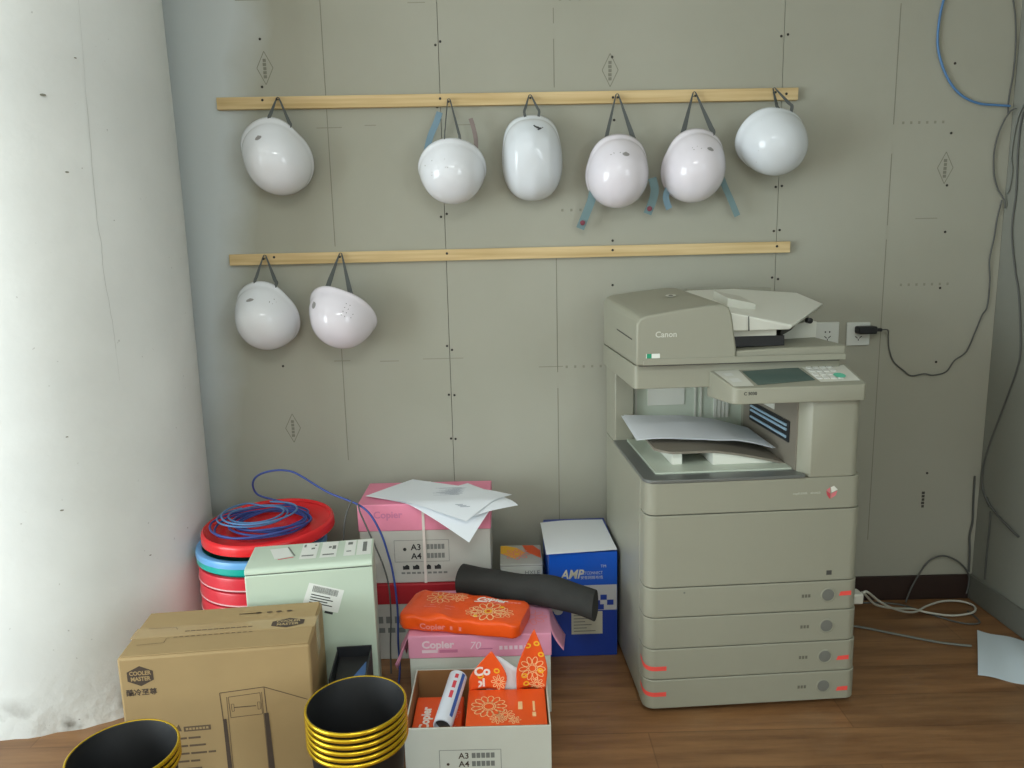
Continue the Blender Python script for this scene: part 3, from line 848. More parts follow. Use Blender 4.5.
# top details of the feeder: long recess, release mark, back edge
mb = MB(); mb.slab(lambda u, v: (.26+u*.30, .575+v*.02, 1.246-.006*abs(u-.4)), 6, 1, .02); mb.build('tray_back_rail', 'copier_body', cop)
fl = Flat(); fl.disc(.145, .36, .016, .03); fl.on_plane('release_mark', 'copier_pale', cop, (0, 0, 1.2040), (1, 0, .11), (0, 1, .050))
fl = Flat(); fl.disc(.145, .36, .007, .014); fl.on_plane('release_mark', 'copier_dark', cop, (0, 0, 1.2045), (1, 0, .11), (0, 1, .050))
MB().slab(lambda u, v: (.31+u*.09, .30+v*.14, 1.229+.016*v-.020*u), 1, 1, .03).build('paper_guide', 'copier_pale', cop)
# lettering and sticker on the feeder front
fl = Flat(); fl.text('Canon', .024, 1.139, .0235, weight=.0004); fl.on_plane('lettering', 'copier_pale', feeder, (0, .0745, 0), X3, Z3)
fl = Flat(); fl.rect(-.002, .038, 1.079, 1.092); fl.on_plane('sticker', 'sticker_white', feeder, (0, .0745, 0), X3, Z3)
fl = Flat(); fl.rect(.0, .014, 1.079, 1.092); fl.on_plane('sticker', 'sticker_green', feeder, (0, .0745, 0), X3, Z3, lift=.0009)
fl = Flat()
fl.line([(-.36, 1.135), (-.13, 1.128)], .004)
fl.on_plane('side_slot', 'copier_dark', feeder, (-.03, 0, 0), (0, -1, 0), Z3)

# control panel
plan = [(.192, .120), (.1925, .10), (.220, .0), (.228, -.014), (.242, -.02), (.598, -.02), (.606, -.012), (.612, .120)]
pz = lambda y: 1.0+(y+.02)*.271
pvs = [(x, y, .9545) for x, y in plan]+[(x, y, pz(y)) for x, y in plan]
n = len(plan)
panel = MB().add(pvs, [tuple(range(n))[::-1], tuple(range(n, 2*n))]+[(i, (i+1) % n, n+(i+1) % n, n+i) for i in range(n)]).build('control_panel', 'copier_body', cop, bevel=.003, seg=3)
PO = (0, -.02, 1.0); PV = (0, 1, .271); kk = math.sqrt(1+.271**2)
def pq(x, y): return (x, (y+.02)*kk)
def onpanel(name, m, polys, lift=.0008):
    fl = Flat()
    for p in polys: fl.poly([pq(*a) for a in p])
    return fl.on_plane(name, m, panel, PO, X3, PV, lift)
onpanel('key_field', 'copier_pale', [[(.228, -.006), (.286, -.006), (.278, .100), (.204, .096)]], .0005)
onpanel('screen', 'screen_grey', [[(.297, -.004), (.472, .016), (.457, .104), (.284, .088)]], .0012)
onpanel('key_field', 'copier_pale', [[(.482, .004), (.598, .006), (.600, .112), (.468, .108)]], .0005)
for r in range(4):
    for c in range(4):
        xx = .480+c*.0205; yy = .022+r*.023
        MB().add([(xx, yy, pz(yy)+.0007), (xx+.015, yy, pz(yy)+.0007), (xx+.015, yy+.014, pz(yy+.014)+.0007), (xx, yy+.014, pz(yy+.014)+.0007),
                  (xx, yy, pz(yy)+.003), (xx+.015, yy, pz(yy)+.003), (xx+.015, yy+.014, pz(yy+.014)+.003), (xx, yy+.014, pz(yy+.014)+.003)],
                 [(4, 5, 6, 7), (0, 1, 5, 4), (1, 2, 6, 5), (2, 3, 7, 6), (3, 0, 4, 7)]).build('key', 'key_white', panel)
fl = Flat(); fl.disc(.552, (.038+.02)*kk, .017, .017, 18); fl.on_plane('start_sticker', 'sticker_mint', panel, PO, X3, PV, .0034)
fl = Flat(); fl.text('C 5030', .252, .981, .0125, squeeze=1.0, weight=.0003); fl.on_plane('lettering', 'copier_black', panel, (0, -.02, 0), X3, Z3)
onpanel('key', 'key_white', [[(.235, .02), (.262, .022), (.258, .045), (.230, .043)]], .0012)
onpanel('key', 'key_white', [[(.228, .06), (.252, .062), (.250, .08), (.224, .078)]], .0012)

# sheets lying in the output bay
import bisect
def curve(xs, ys, x):
    i = max(0, min(len(xs)-2, bisect.bisect(xs, x)-1)); t = (x-xs[i])/(xs[i+1]-xs[i]); t = t*t*(3-2*t) if False else t
    return ys[i]+(ys[i+1]-ys[i])*t
def out_sheet(dz, sh):
    def f(u, v):
        x = .000+u*.412+sh; y = .20-.05*u+v*.235
        z = curve([-.1, 0, .12, .2, .3, .36, .5], [.806, .806, .808, .811, .803, .789, .756], x)+.11*(v*.235)*(1-u*.6)+.004*math.sin(u*9)*(1-v)
        return (x, y, z+dz)
    return f
t = thing('paper_stack', 'white printed sheets lying in the output bay of the photocopier', 'paper', (.618, -.72, 0), 3)
MB().slab(out_sheet(0, 0), 28, 8, .0008).build('sheet', 'paper_white', t, smooth=True)
MB().slab(out_sheet(.0022, .008), 28, 8, .0008).build('sheet', 'paper_white', t, smooth=True)

# ================================================================== SOCKETS AND PLUG
def socket(label, x, z):
    t = thing('wall_socket', label, 'socket', (x, -.0006, z), group='wall sockets')
    MB().box(-.043, .043, -.009, 0, -.043, .043).build('cover_plate', 'socket_white', t, bevel=.003)
    fl = Flat(); fl.rect(-.011, -.006, .004, .010); fl.rect(.005, .010, .004, .010)
    fl.line([(-.012, -.008), (-.003, -.016)], .003); fl.line([(.012, -.008), (.003, -.016)], .003); fl.line([(0, -.018), (0, -.025)], .003)
    fl.on_plane('pin_slot', 'copier_black', t, (0, -.0092, 0), X3, Z3)
    return t
socket('white wall socket with nothing plugged in, half hidden behind the photocopier', 1.399, 1.061)
socket('white wall socket with a black plug in it, right of the photocopier', 1.514, 1.058)
t = thing('power_adapter', 'black power plug pushed into the right wall socket with its thin cord', 'plug', (1.53, -.0105, 1.075))
MB().box(-.033, .035, -.042, 0, -.014, .014).build('plug_body', 'plug_black', t, bevel=.006, seg=3)
MB().box(.035, .055, -.034, -.016, -.006, .006).build('strain_relief', 'plug_black', t, bevel=.002)
cord = [(1.585, -.036, 1.075), (1.612, -.03, 1.072), (1.624, -.012, 1.045), (1.632, -.008, 1.0), (1.652, -.007, .952), (1.69, -.007, .918), (1.722, -.007, .896), (1.77, -.007, .902), (1.805, -.007, .896), (1.852, -.007, .908),
        (1.88, -.007, .95), (1.921, -.007, .982), (1.95, -.007, 1.06), (1.968, -.007, 1.115), (1.985, -.007, 1.15), (1.986, -.008, 1.24), (1.978, -.008, 1.32), (1.988, -.008, 1.40), (1.992, -.008, 1.46), (2.003, -.009, 1.53)]
MB().tube([Vector(p)-t.location for p in catmull(cord, 6)], .0028, 6).build('cord', 'cable_dark', t, smooth=True)

# ================================================================== CABLES ON THE RIGHT
def cable(label, pts, r, m, n=8, name='cable', cat='cable', closed=False):
    o = MB().tube(catmull(pts, n, closed), r, 7, closed).build(name, m, None, smooth=True, angle=80)
    return tag(o, label, cat)
cable('blue network cable looping over the wall at the top right', [(1.77, -.008, 2.42), (1.752, -.008, 2.26), (1.733, -.008, 2.15), (1.733, -.008, 2.06), (1.755, -.008, 1.99), (1.79, -.008, 1.93), (1.835, -.008, 1.888), (1.894, -.008, 1.863), (1.95, -.012, 1.856), (2.000, -.0140, 1.851)], .0042, 'cable_sky', name='network_cable')
cable('grey cable running down the corner at the top right beside the blue loop', [(1.965, -.006, 2.42), (1.972, -.006, 2.26), (1.995, -.006, 2.15), (2.006, -.006, 2.05), (2.006, -.006, 1.96), (2.000, -.006, 1.90), (1.998, -.006, 1.86), (2.000, -.006, 1.825)], .0028, 'cable_dark')
cable('dark cable bowed out from the corner between the blue loop and the plug cord', [(2.012, -.03, 1.84), (1.995, -.022, 1.83), (1.975, -.012, 1.78), (1.962, -.008, 1.71), (1.966, -.008, 1.63), (1.985, -.008, 1.57), (2.006, -.018, 1.53), (2.010, -.02, 1.50)], .0028, 'cable_dark')
cable('light crinkled cable clinging to the right wall below the blue loop', [(2.014, -.075, 1.855), (2.014, -.045, 1.82), (2.014, -.028, 1.76), (2.014, -.022, 1.68), (2.014, -.034, 1.63), (2.014, -.028, 1.57), (2.014, -.014, 1.55)], .003, 'cable_grey')
cable('long grey cable hanging down the right wall', [(2.0145, -.09, 1.86), (2.0145, -.060, 1.80), (2.0145, -.055, 1.70), (2.0145, -.066, 1.56), (2.0145, -.062, 1.42), (2.0145, -.10, 1.28), (2.0145, -.13, 1.20), (2.0145, -.165, 1.02), (2.0145, -.155, .93), (2.0145, -.10, .78), (2.0145, -.04, .62), (2.0145, -.018, .52), (2.0145, -.03, .45), (2.0145, -.075, .40)], .003, 'cable_dark')
cable('black cable slanting across the right wall low down', [(2.0135, -.055, .43), (2.0135, -.085, .405), (2.0135, -.16, .375), (2.0135, -.25, .350)], .0045, 'cable_dark')
cable('thin black cable dropping from the slanting one to the skirting', [(2.0135, -.087, .385), (2.0135, -.089, .30), (2.0135, -.088, .20), (2.0135, -.09, .115)], .0032, 'cable_dark')
cable('black cable standing straight in the room corner above the skirting', [(1.993, -.008, .50), (1.996, -.008, .40), (2.0, -.008, .32), (1.992, -.010, .26), (1.996, -.012, .20), (1.996, -.018, .115)], .004, 'cable_dark')
# floor cables
zf = .0052
zw = .0125
cable('white cable running from the photocopier flank to a long narrow loop on the floor', [(1.326, -.548, .295), (1.349, -.53, .290), (1.449, -.42, .20), (1.58, -.285, .10), (1.70, -.18, .035), (1.80, -.09, zw), (1.88, -.055, zw), (1.95, -.06, zw), (1.975, -.10, zw), (1.94, -.15, zw), (1.85, -.17, zw), (1.77, -.15, zw+.004), (1.715, -.145, .030), (1.60, -.23, .078), (1.46, -.37, .165), (1.349, -.505, .275), (1.326, -.535, .282)], .004, 'cable_white')
cable('grey cable curving on the floor between photocopier and right wall', [(1.36, -.20, zf), (1.47, -.22, zf), (1.58, -.28, zf), (1.69, -.34, zf), (1.76, -.365, zf), (1.80, -.375, zf)], .0042, 'cable_grey')
cable('black cable arching up against the dark skirting', [(1.745, -.04, .004), (1.765, -.03, .05), (1.792, -.024, .10), (1.833, -.022, .165), (1.89, -.022, .185), (1.955, -.022, .155), (1.995, -.022, .10), (1.988, -.03, .03)], .0034, 'cable_dark')
cable('tangled black cable lying on the floor under the arching one', [(1.42, -.06, .0036), (1.52, -.04, .0036), (1.63, -.035, .0036), (1.72, -.06, .0036), (1.78, -.13, .0036), (1.86, -.21, .0036), (1.93, -.21, .0036), (1.94, -.12, .0036)], .0034, 'cable_dark')
# paper on the floor
def fp(u, v): 
    a = Vector((1.715, -.551)); b = Vector((1.887, -.265)); c = Vector((2.004, -.350)); d = Vector((1.85, -.62))
    p = (a*(1-u)+d*u)*(1-v)+(b*(1-u)+c*u)*v
    return (p.x, p.y, .004+.012*abs(math.sin(v*PI*1.0))*(.4+.6*u)+.003*math.sin(u*7+v*3))
tag(MB().slab(fp, 10, 12, .001).build('paper_sheet', 'paper_bluish', None, smooth=True), 'pale blue-white sheet of paper lying on the floor at the right edge', 'paper')

# ================================================================== BASINS (stack on the left)
def basin(label, z_rim, c, R, depth, mats, ztilt=(0, 0), lip=.03, taper=.2, group='plastic basins in the stack'):
    t = thing('plastic_basin', label, 'basin', (c[0], c[1], z_rim), group=group, rot=(ztilt[0], ztilt[1], 0))
    Rb = R-.014-taper*depth; th = .003
    prof = [(.0001, -depth), (Rb-.012, -depth), (Rb, -depth+.008), (R-.014, -.006), (R-.010, -.002), (R-.010+.0, .0)]
    inner = [(R-.014-th-.001, -.004), (Rb-th, -depth+.010), (Rb-.014, -depth+th), (.0001, -depth+th)]
    MB().lathe([*prof[:4], (R-.014, -.0015), (R-.0145-th, -.0015), *inner[0:]], 64).build('bowl', mats[0], t, smooth=True, angle=50)
    rimp = [(R-.018, -.0012), (R-.016, .003), (R-.009, .0045), (R-.002, .002), (R, -.004), (R, -lip), (R-.003, -lip), (R-.0035, -.007), (R-.0135, -.0012)]
    MB().lathe(rimp, 64, closed=True).build('rim', mats[1], t, smooth=True, angle=50)
    return t
BC = (-.622, -.372)
zr = [.252, .302, .352, .402]
lbl = ['lowest red plastic basin at the bottom of the stack by the column', 'red plastic basin second from the bottom of the stack', 'red plastic basin with pale rim, third from the bottom of the stack', 'red plastic basin with pale rim just under the teal one']
for i, z in enumerate(zr):
    b_ = basin(lbl[i], z, BC, .205, .25, ('basin_rose', 'basin_rose'), lip=.034)
    MB().lathe([(.2055, -.034), (.2075, -.034), (.2078, -.037), (.2060, -.039), (.2052, -.038)], 64, closed=True).build('rim_edge', 'rim_pale', b_, smooth=True)
tl = basin('teal plastic basin with a sky-blue rim near the top of the stack', .455, BC, .209, .25, ('basin_teal', 'basin_teal'), lip=.036)
MB().lathe([(.190, .0042), (.200, .0062), (.208, .004), (.2106, -.004), (.2106, -.016), (.2094, -.016), (.2092, -.004), (.2, .0040)], 64, closed=True).build('rim_band', 'basin_skyblue', tl, smooth=True)
# wide shallow red one on top
top_b = thing('plastic_basin', 'wide shallow bright red basin on top of the stack holding a coil of blue cable', 'basin', (-.595, -.378, .517), group='plastic basins in the stack', rot=(D(2.0), D(-1.5), 0))
MB().lathe([(.0001, -.022), (.12, -.022), (.130, -.017), (.142, -.017), (.150, -.024), (.176, -.024), (.196, -.008), (.203, -.002), (.199, -.002), (.193, -.005), (.174, -.020), (.152, -.0205), (.143, -.0135), (.128, -.0135), (.118, -.018), (.0001, -.018)], 72).build('bowl', 'basin_red', top_b, smooth=True, angle=50)
MB().lathe([(.197, -.001), (.201, .005), (.204, .007), (.210, .004), (.213, -.004), (.2135, -.026), (.210, -.026), (.209, -.007), (.205, -.001)], 72, closed=True).build('rim', 'basin_red', top_b, smooth=True, angle=50)

# coil of blue network cable in it, one end looping away to the right
cp = []; cz = .512
rs = random.Random(11)
loops = [(.150, -.01, .00), (.112, .015, .01), (.124, .005, -.005), (.104, .02, .008), (.158, -.012, -.005), (.116, .012, .006)]
for i, (rr, ox, oy) in enumerate(loops):
    for k in range(10):
        a = 2*PI*k/10+.7
        wob = 1+.035*math.sin(2*a+i*1.7)
        cp.append((-.602+ox+rr*wob*math.cos(a), -.378+oy+rr*.95*wob*math.sin(a)-.005, cz+.004+.0026*i+.003*math.sin(3*a+i)))
cp += [(-.56, -.255, .535), (-.62, -.235, .548), (-.668, -.245, .57), (-.678, -.262, .605), (-.664, -.28, .640), (-.63, -.29, .662), (-.58, -.295, .672), (-.53, -.30, .668), (-.49, -.305, .648), (-.45, -.31, .622), (-.40, -.325, .597), (-.35, -.345, .583), (-.30, -.372, .572),
       (-.265, -.392, .556), (-.24, -.40, .525), (-.215, -.405, .47), (-.198, -.41, .41), (-.186, -.41, .35), (-.178, -.415, .28), (-.174, -.42, .2), (-.176, -.43, .10), (-.172, -.45, .012), (-.165, -.55, .006)]
cable('blue network cable coiled in the red basin and looping over to the cartons', cp, .0036, 'cable_blue', 6, name='network_cable')
cp = []
for i, rr in enumerate((.112, .088, .120)):
    for k in range(10):
        a = 2*PI*k/10+2.2
        cp.append((-.640+.012*i+rr*math.cos(a), -.395+rr*.93*math.sin(a),   .5475+.006*i+.002*math.sin(2*a+i)))
cable('paler blue cable lying in open rings over the coil in the red basin', cp, .0032, 'cable_sky', 6, name='network_cable')
cable('thin dark cable drooping behind the pale green case', [(-.31, -.395, .59), (-.325, -.40, .56), (-.335, -.41, .52), (-.34, -.415, .46), (-.34, -.415, .3), (-.335, -.41, .006)], .003, 'cable_dark')
cable('thin grey cable hanging in front of the white carton beside the blue one', [(-.292, -.385, .575), (-.285, -.395, .55), (-.262, -.41, .50), (-.235, -.425, .44), (-.21, -.43, .37), (-.196, -.435, .30), (-.194, -.44, .2), (-.20, -.445, .1), (-.20, -.46, .006)], .0028, 'cable_dark')

# ================================================================== CARTONS AT THE BACK
def a3_print(parent, m='ink_black', ox=0, oz=0, icons=True, faint='ink_grey'):
    fl = Flat(); fl.text('A3', ox+.036, oz+.070, .030, weight=.0006); fl.text('A4', ox+.036, oz+.038, .030, weight=.0006); fl.disc(ox+.015, oz+.073 if icons else oz+.045, .006)
    fl.on_plane('lettering', m, parent, (0, 0, 0), X3, Z3)
    fl = Flat(); fl.line([(ox-.02, oz+.028), (ox+.165, oz+.028), (ox+.165, oz+.105), (ox-.02, oz+.105)], .0015, True)
    for r in range(2):
        for k in range(5): fl.rect(ox+.09+k*.0125, ox+.10+k*.0125, oz+.072-r*.032, oz+.09-r*.032)
    fl.on_plane('printed_table', faint, parent, (0, 0, 0), X3, Z3)
    if icons:
        fl = Flat()
        for k in range(4):
            x = ox+.006+k*.034+(.006 if k > 1 else 0)
            fl.poly([(x, oz), (x+.022, oz), (x+.022, oz+.012), (x+.014, oz+.018), (x+.006, oz+.012), (x, oz+.014)])
        fl.on_plane('printed_icons', m, parent, (0, 0, 0), X3, Z3)
        fl = Flat()
        for k in range(9): fl.rect(ox+.0+k*.018, ox+.013+k*.018, oz-.016, oz-.009)
        fl.on_plane('printed_icons', faint, parent, (0, 0, 0), X3, Z3)
low = thing('paper_carton', 'lower white paper carton with a dark red lid, under the pink-lidded one', 'carton', (-.305, -.36, 0))
MB().box(0, .44, 0, .245, .0008, .272).build('carton_body', 'carton_offwhite', low, bevel=.002)
MB().box(-.003, .443, -.003, .248, .205, .2775).build('lid', 'lid_red', low, bevel=.003)
fl = Flat()
for k in range(4): fl.rect(.05+k*.03, .07+k*.03, .135, .16)
for k in range(3): fl.rect(.05+k*.035, .075+k*.035, .10, .118)
fl.on_plane('printed_icons', 'ink_grey', low, (0, 0, 0), X3, Z3)
up = thing('paper_carton', 'white paper carton with pink lid and loose sheets on top, against the wall', 'carton', (-.300, -.352, .2785))
MB().box(0, .442, 0, .238, .0, .278).build('carton_body', 'carton_offwhite', up, bevel=.002)
lid = MB().box(-.003, .445, -.003, .241, .188, .2825).build('lid', 'lid_pink', up, bevel=.003)
a3_print(up, ox=.135, oz=.048)
MB().box(.213, .222, -.0045, -.0032, 0, .284).box(.213, .222, -.0045, .242, .2829, .284).build('strapping_band', 'band_white', up)
fl = Flat(); fl.text('Copier', .05, .235, .034, weight=.0008); fl.on_plane('lettering', 'ink_pinkgrey', up, (0, -.0032, 0), X3, Z3)

def droop(edge_y, k):
    return lambda y: -k*max(0, edge_y-y)**1.25
# loose sheets fanned on the carton
def sheet(corners, z, k=.5, curl=0.):
    a, b, c, d = [Vector(p) for p in corners]
    def f(u, v):
        p = (a*(1-u)+b*u)*(1-v)+(d*(1-u)+c*u)*v
        over = max(0, -.360-p.y)+max(0, p.x-.150)*.25
        return (p.x, p.y, z-k*over**1.2+.0007*math.sin(u*5+v*4))
    return f
pl = [('white sheet with faint print on top of the pink-lidded carton', [(-.285, -.290), (.070, -.462), (.218, -.300), (-.145, -.105)], .5715, .55, 'paper_white'),
      ('white sheet jutting right from under the top sheet on the pink-lidded carton', [(-.10, -.30), (.075, -.44), (.238, -.378), (.06, -.16)], .5685, .60, 'paper_white'),
      ('lowest white sheet whose corner hangs down the front of the pink-lidded carton', [(-.26, -.285), (.078, -.490), (.18, -.345), (-.12, -.15)], .5655, 1.05, 'paper_white')]
for lb, cs, z, k, mk in pl:
    o = MB().slab(sheet(cs, z, k), 20, 14, .0008).build('paper_sheet', mk, None, smooth=True); tag(o, lb, 'paper', 'loose sheets on the pink-lidded carton')
    if z > .570:
        b = bvh_of(o); fl = Flat()
        for k2 in range(14): fl.rect(random.uniform(-.06, .02), random.uniform(.03, .06), -.30+k2*.006, -.298+k2*.006)
        for k2 in range(3): fl.rect(.03+k2*.008, .055+k2*.012, -.385-k2*.006, -.382-k2*.006)
        fl.dropped('faint_print', 'paper_print', o, b, (0, 0, .8), X3, Y3, (0, 0, -1), .0006)

sb = thing('paper_carton', 'small white box with an orange patterned top behind the black roll', 'box', (.172, -.285, 0))
MB().box(0, .148, 0, .175, .0008, .298).build('carton_body', 'carton_white', sb, bevel=.002)
MB().box(-.001, .149, -.001, .176, .2985, .306).build('lid', 'carton_offwhite', sb, bevel=.002)
fl = Flat(); fl.poly([(.095, .11), (.145, .05), (.146, .12), (.12, .17), (.08, .172)]); fl.on_plane('orange_print', 'foil_orange_flat', sb, (0, 0, .3062), X3, Y3)
fl = Flat(); fl.poly([(.0, .10), (.05, .05), (.09, .10), (.06, .15), (.02, .17), (.0, .17)]); fl.on_plane('orange_print', 'ink_yellow', sb, (0, 0, .3062), X3, Y3)
fl = Flat(); fl.flower(.06, .09, .05, 8, .004); fl.on_plane('flower_print', 'ink_pinkflower', sb, (0, 0, .3062), X3, Y3, .0009)
fl = Flat(); fl.text('HXLE', .085, .268, .022); fl.on_plane('lettering', 'ink_grey', sb, (0, -.0012, 0), X3, Z3)
fl = Flat(); fl.rect(.0, .148, .242, .254); fl.on_plane('red_stripe', 'lid_red', sb, (0, 0, 0), X3, Z3)

# blue cable box beside the photocopier
amp = thing('cable_box', 'tall blue and white cable box with a sheet on top, beside the photocopier', 'box', (.338, -.372, 0), 1)
MB().box(0, .233, 0, .312, .0008, .380).build('carton_body', 'box_blue', amp, bevel=.002)
MB().box(.002, .231, .16, .310, .3805, .3865).build('top_flap', 'box_navy', amp, bevel=.001)
fl = Flat(); fl.rect(.0015, .2315, .17, .262); fl.on_plane('silver_panel', 'box_silver', amp, (0, 0, 0), X3, Z3, .0005)
fl = Flat(); fl.rect(.0015, .2315, .002, .17); fl.on_plane('navy_panel', 'box_navy', amp, (0, 0, 0), X3, Z3, .0005)
fl = Flat()
for x, z in ((.175, .207), (.198, .188), (.152, .187), (.062, .172), (.11, .172), (.165, .172), (.04, .19), (.13, .20)): fl.rect(x, x+.022, z, z+.019)
fl.on_plane('pixel_print', 'box_navy', amp, (0, 0, 0), X3, Z3, .0009)
fl = Flat()
for x in (.088, .135, .03): fl.disc(x, .17, .016, .014)
fl.on_plane('pixel_print', 'box_silver', amp, (0, 0, 0), X3, Z3, .0008)
fl = Flat(); fl.rect(.075, .182, .083, .166); fl.on_plane('spec_label', 'label_beige', amp, (0, 0, 0), X3, Z3, .0010)
fl = Flat()
for r in range(6): fl.rect(.083, .12+.05*random.random(), .093+r*.0115, .096+r*.0115)
fl.on_plane('spec_lines', 'ink_grey', amp, (0, 0, 0), X3, Z3, .0014)
fl = Flat(); fl.text('AMP', .040, .288, .045, squeeze=.85, shear=.25, weight=.001); fl.on_plane('lettering', 'label_beige', amp, (0, 0, 0), X3, Z3, .0009)
fl = Flat(); fl.text('NETCONNECT', .107, .301, .0155, squeeze=.72); fl.text('安普网络布线', .107, .285, .0135, squeeze=.95); fl.on_plane('lettering', 'ink_silver', amp, (0, 0, 0), X3, Z3, .0009)
fl = Flat(); fl.text('TM', .176, .325, .014); fl.on_plane('lettering', 'ink_silver', amp, (0, 0, 0), X3, Z3, .0009)
def ap(u, v):
    a, b, c, d = Vector((.329, -.394)), Vector((.570, -.372)), Vector((.556, -.075)), Vector((.322, -.100))
    p = (a*(1-u)+b*u)*(1-v)+(d*(1-u)+c*u)*v
    return (p.x, p.y, .3892+.003*math.sin(u*4)*v-.12*max(0, -.373-p.y))
tag(MB().slab(ap, 10, 10, .0008).build('paper_sheet', 'paper_white', None, smooth=True), 'blank white sheet lying on top of the blue box', 'paper')

# ================================================================== PALE GREEN CASE
case = thing('equipment_case', 'pale green upright case with barcode stickers behind the brown cardboard box', 'case', (-.540, -.783, 0), 8)
MB().box(0, .356, 0, .172, .0008, .505).build('case_body', 'case_green', case, bevel=.003)
MB().prism([(0, .508), (.172, .508), (.172, .525), (.016, .525), (.006, .522), (.001, .516)], 0, .356, 'x').build('top_panel', 'case_green', case, bevel=.002)
MB().box(.003, .353, .002, .17, .5052, .5078).build('seam', 'case_seam', case)
b = Flat(); b.poly([(.176, .472), (.272, .440), (.250, .372), (.150, .402)])
st = b.on_plane('barcode_sticker', 'sticker_white', case, (0, 0, 0), X3, Z3)
fl = Flat(); e1 = Vector((.096, -.032)).normalized(); e2 = Vector((-.032, -.096)).normalized(); c0 = Vector((.188, .463))
q = random.Random(2); x = 0
while x < .072:
    w = q.uniform(.0008, .0022); a = c0+e1*x; fl.poly([tuple(a), tuple(a+e1*w), tuple(a+e1*w+e2*.019), tuple(a+e2*.019)]); x += w+q.uniform(.0008, .0016)
fl.on_plane('barcode', 'ink_grey', case, (0, 0, 0), X3, Z3, .001)
fl = Flat()
for r in range(4):
    a = c0+e2*(.026+r*.008); w = q.uniform(.04, .07); fl.poly([tuple(a), tuple(a+e1*w), tuple(a+e1*w+e2*.003), tuple(a+e2*.003)])
a = c0+e2*.068+e1*.05; fl.poly([tuple(a), tuple(a+e1*.024), tuple(a+e1*.024+e2*.007), tuple(a+e2*.007)])
fl.on_plane('sticker_text', 'ink_black', case, (0, 0, 0), X3, Z3, .001)
# stickers on the top panel
fl = Flat(); fl.poly([(.05, .14), (.10, .145), (.125, .075), (.075, .06)]); fl.on_plane('top_sticker', 'sticker_white', case, (0, 0, .525), X3, Y3)
fl = Flat(); fl.line([(.085, .055), (.128, .066)], .005); fl.on_plane('top_sticker', 'ink_redline', case, (0, 0, .525), X3, Y3, .001)
fl = Flat(); fl.line([(.102, .148), (.130, .075)], .004); fl.on_plane('top_sticker', 'ink_grey', case, (0, 0, .525), X3, Y3, .001)
for x0_, x1_ in ((.145, .193), (.203, .250), (.271, .304), (.308, .350)):
    fl = Flat(); fl.rect(x0_, x1_, .045, .165); fl.on_plane('top_sticker', 'sticker_white', case, (0, 0, .525), X3, Y3, .0008)
fl = Flat()
for x, y, w, h in ((.150, .135, .006, .02), (.173, .115, .010, .012), (.150, .065, .034, .008), (.210, .062, .033, .009), (.224, .115, .008, .014), (.235, .105, .010, .028), (.280, .13, .014, .02), (.278, .075, .014, .008), (.325, .07, .012, .075), (.181, .14, .006, .01)):
    fl.rect(x, x+w, y, y+h)
fl.on_plane('sticker_text', 'ink_grey', case, (0, 0, .525), X3, Y3, .0012)

# ================================================================== BIG BROWN CARDBOARD BOX
cm = thing('cardboard_box', 'big brown cardboard box with printed tower drawing at front left', 'box', (-.762, -1.075, 0), 6)
W_, Dp, H_ = .465, .238, .428
def cbox(u, v): pass
MB().box(0, W_, 0, Dp, .0008, H_).build('carton_body', 'carton_kraft', cm, bevel=.007, seg=3)
MB().box(.006, W_-.004, .004, Dp/2-.001, H_+.0004, H_+.0028).build('top_flap', 'carton_kraft', cm, bevel=.001)
MB().box(.004, W_-.006, Dp/2+.001, Dp-.004, H_+.0004, H_+.0028).build('top_flap', 'carton_kraft', cm, bevel=.001)
MB().box(.0, W_, Dp/2-.03, Dp/2+.026, H_+.0030, H_+.0036).build('packing_tape', 'tape_clear', cm)
MB().box(W_+.0002, W_+.001, .10, .155, .33, H_+.003).build('packing_tape', 'tape_clear', cm)
zt = H_+.0036
def hexa(cx, cy, w, h): return [(cx-w, cy-h*.45), (cx, cy-h), (cx+w, cy-h*.45), (cx+w, cy+h*.45), (cx, cy+h), (cx-w, cy+h*.45)]
fl = Flat(); fl.poly(hexa(.052, .378, .031, .027)); fl.on_plane('logo', 'ink_dark', cm, (0, 0, 0), X3, Z3, .0006)
fl = Flat(); fl.text('COOLER', .052, .381, .0150, align='CENTER', squeeze=.86, weight=.0005); fl.text('MASTER', .052, .366, .0150, align='CENTER', squeeze=.86, weight=.0005)
fl.on_plane('logo_lettering', 'carton_kraft', cm, (0, 0, 0), X3, Z3, .0011)
fl = Flat(); fl.text('酷冷至尊', .014, .328, .0185, weight=.0005); fl.on_plane('lettering', 'ink_dark', cm, (0, 0, 0), X3, Z3)
fl = Flat(); fl.rect(.141, .207, .217, .231); fl.on_plane('title_block', 'ink_brown', cm, (0, 0, 0), X3, Z3)
fl = Flat()
for k in range(7): fl.rect(.146+k*.0082, .152+k*.0082, .221, .227)
fl.on_plane('title_lettering', 'carton_kraft', cm, (0, 0, 0), X3, Z3, .001)
fl = Flat()
fl.poly([(.095, .222), (.112, .222), (.106, .236)]); fl.poly([(.118, .219), (.136, .219), (.130, .238), (.124, .230)])
for r in range(6):
    x = .10
    while x < .21:
        w = q.uniform(.012, .05); 
        if x+w > .215: break
        fl.rect(x, x+w, .196-r*.0215, .2015-r*.0215); x += w+.004
fl.on_plane('printed_text', 'ink_brown', cm, (0, 0, 0), X3, Z3)
fl = Flat()                                                        # outline drawing of a computer tower
A_, B_, C_, E_ = (.236, .315), (.345, .322), (.450, .278), (.352, .06)
fl.line([(.246, .06), A_, B_, E_], .0022); fl.line([B_, C_], .0022); fl.line([(.258, .245), (.256, .302), (.334, .307), (.336, .248), (.258, .245)], .0016)
fl.line([(.252, .303), (.252, .06)], .0014); fl.line([(.338, .309), (.340, .06)], .0014)
fl.rect(.268, .322, .271, .2735)
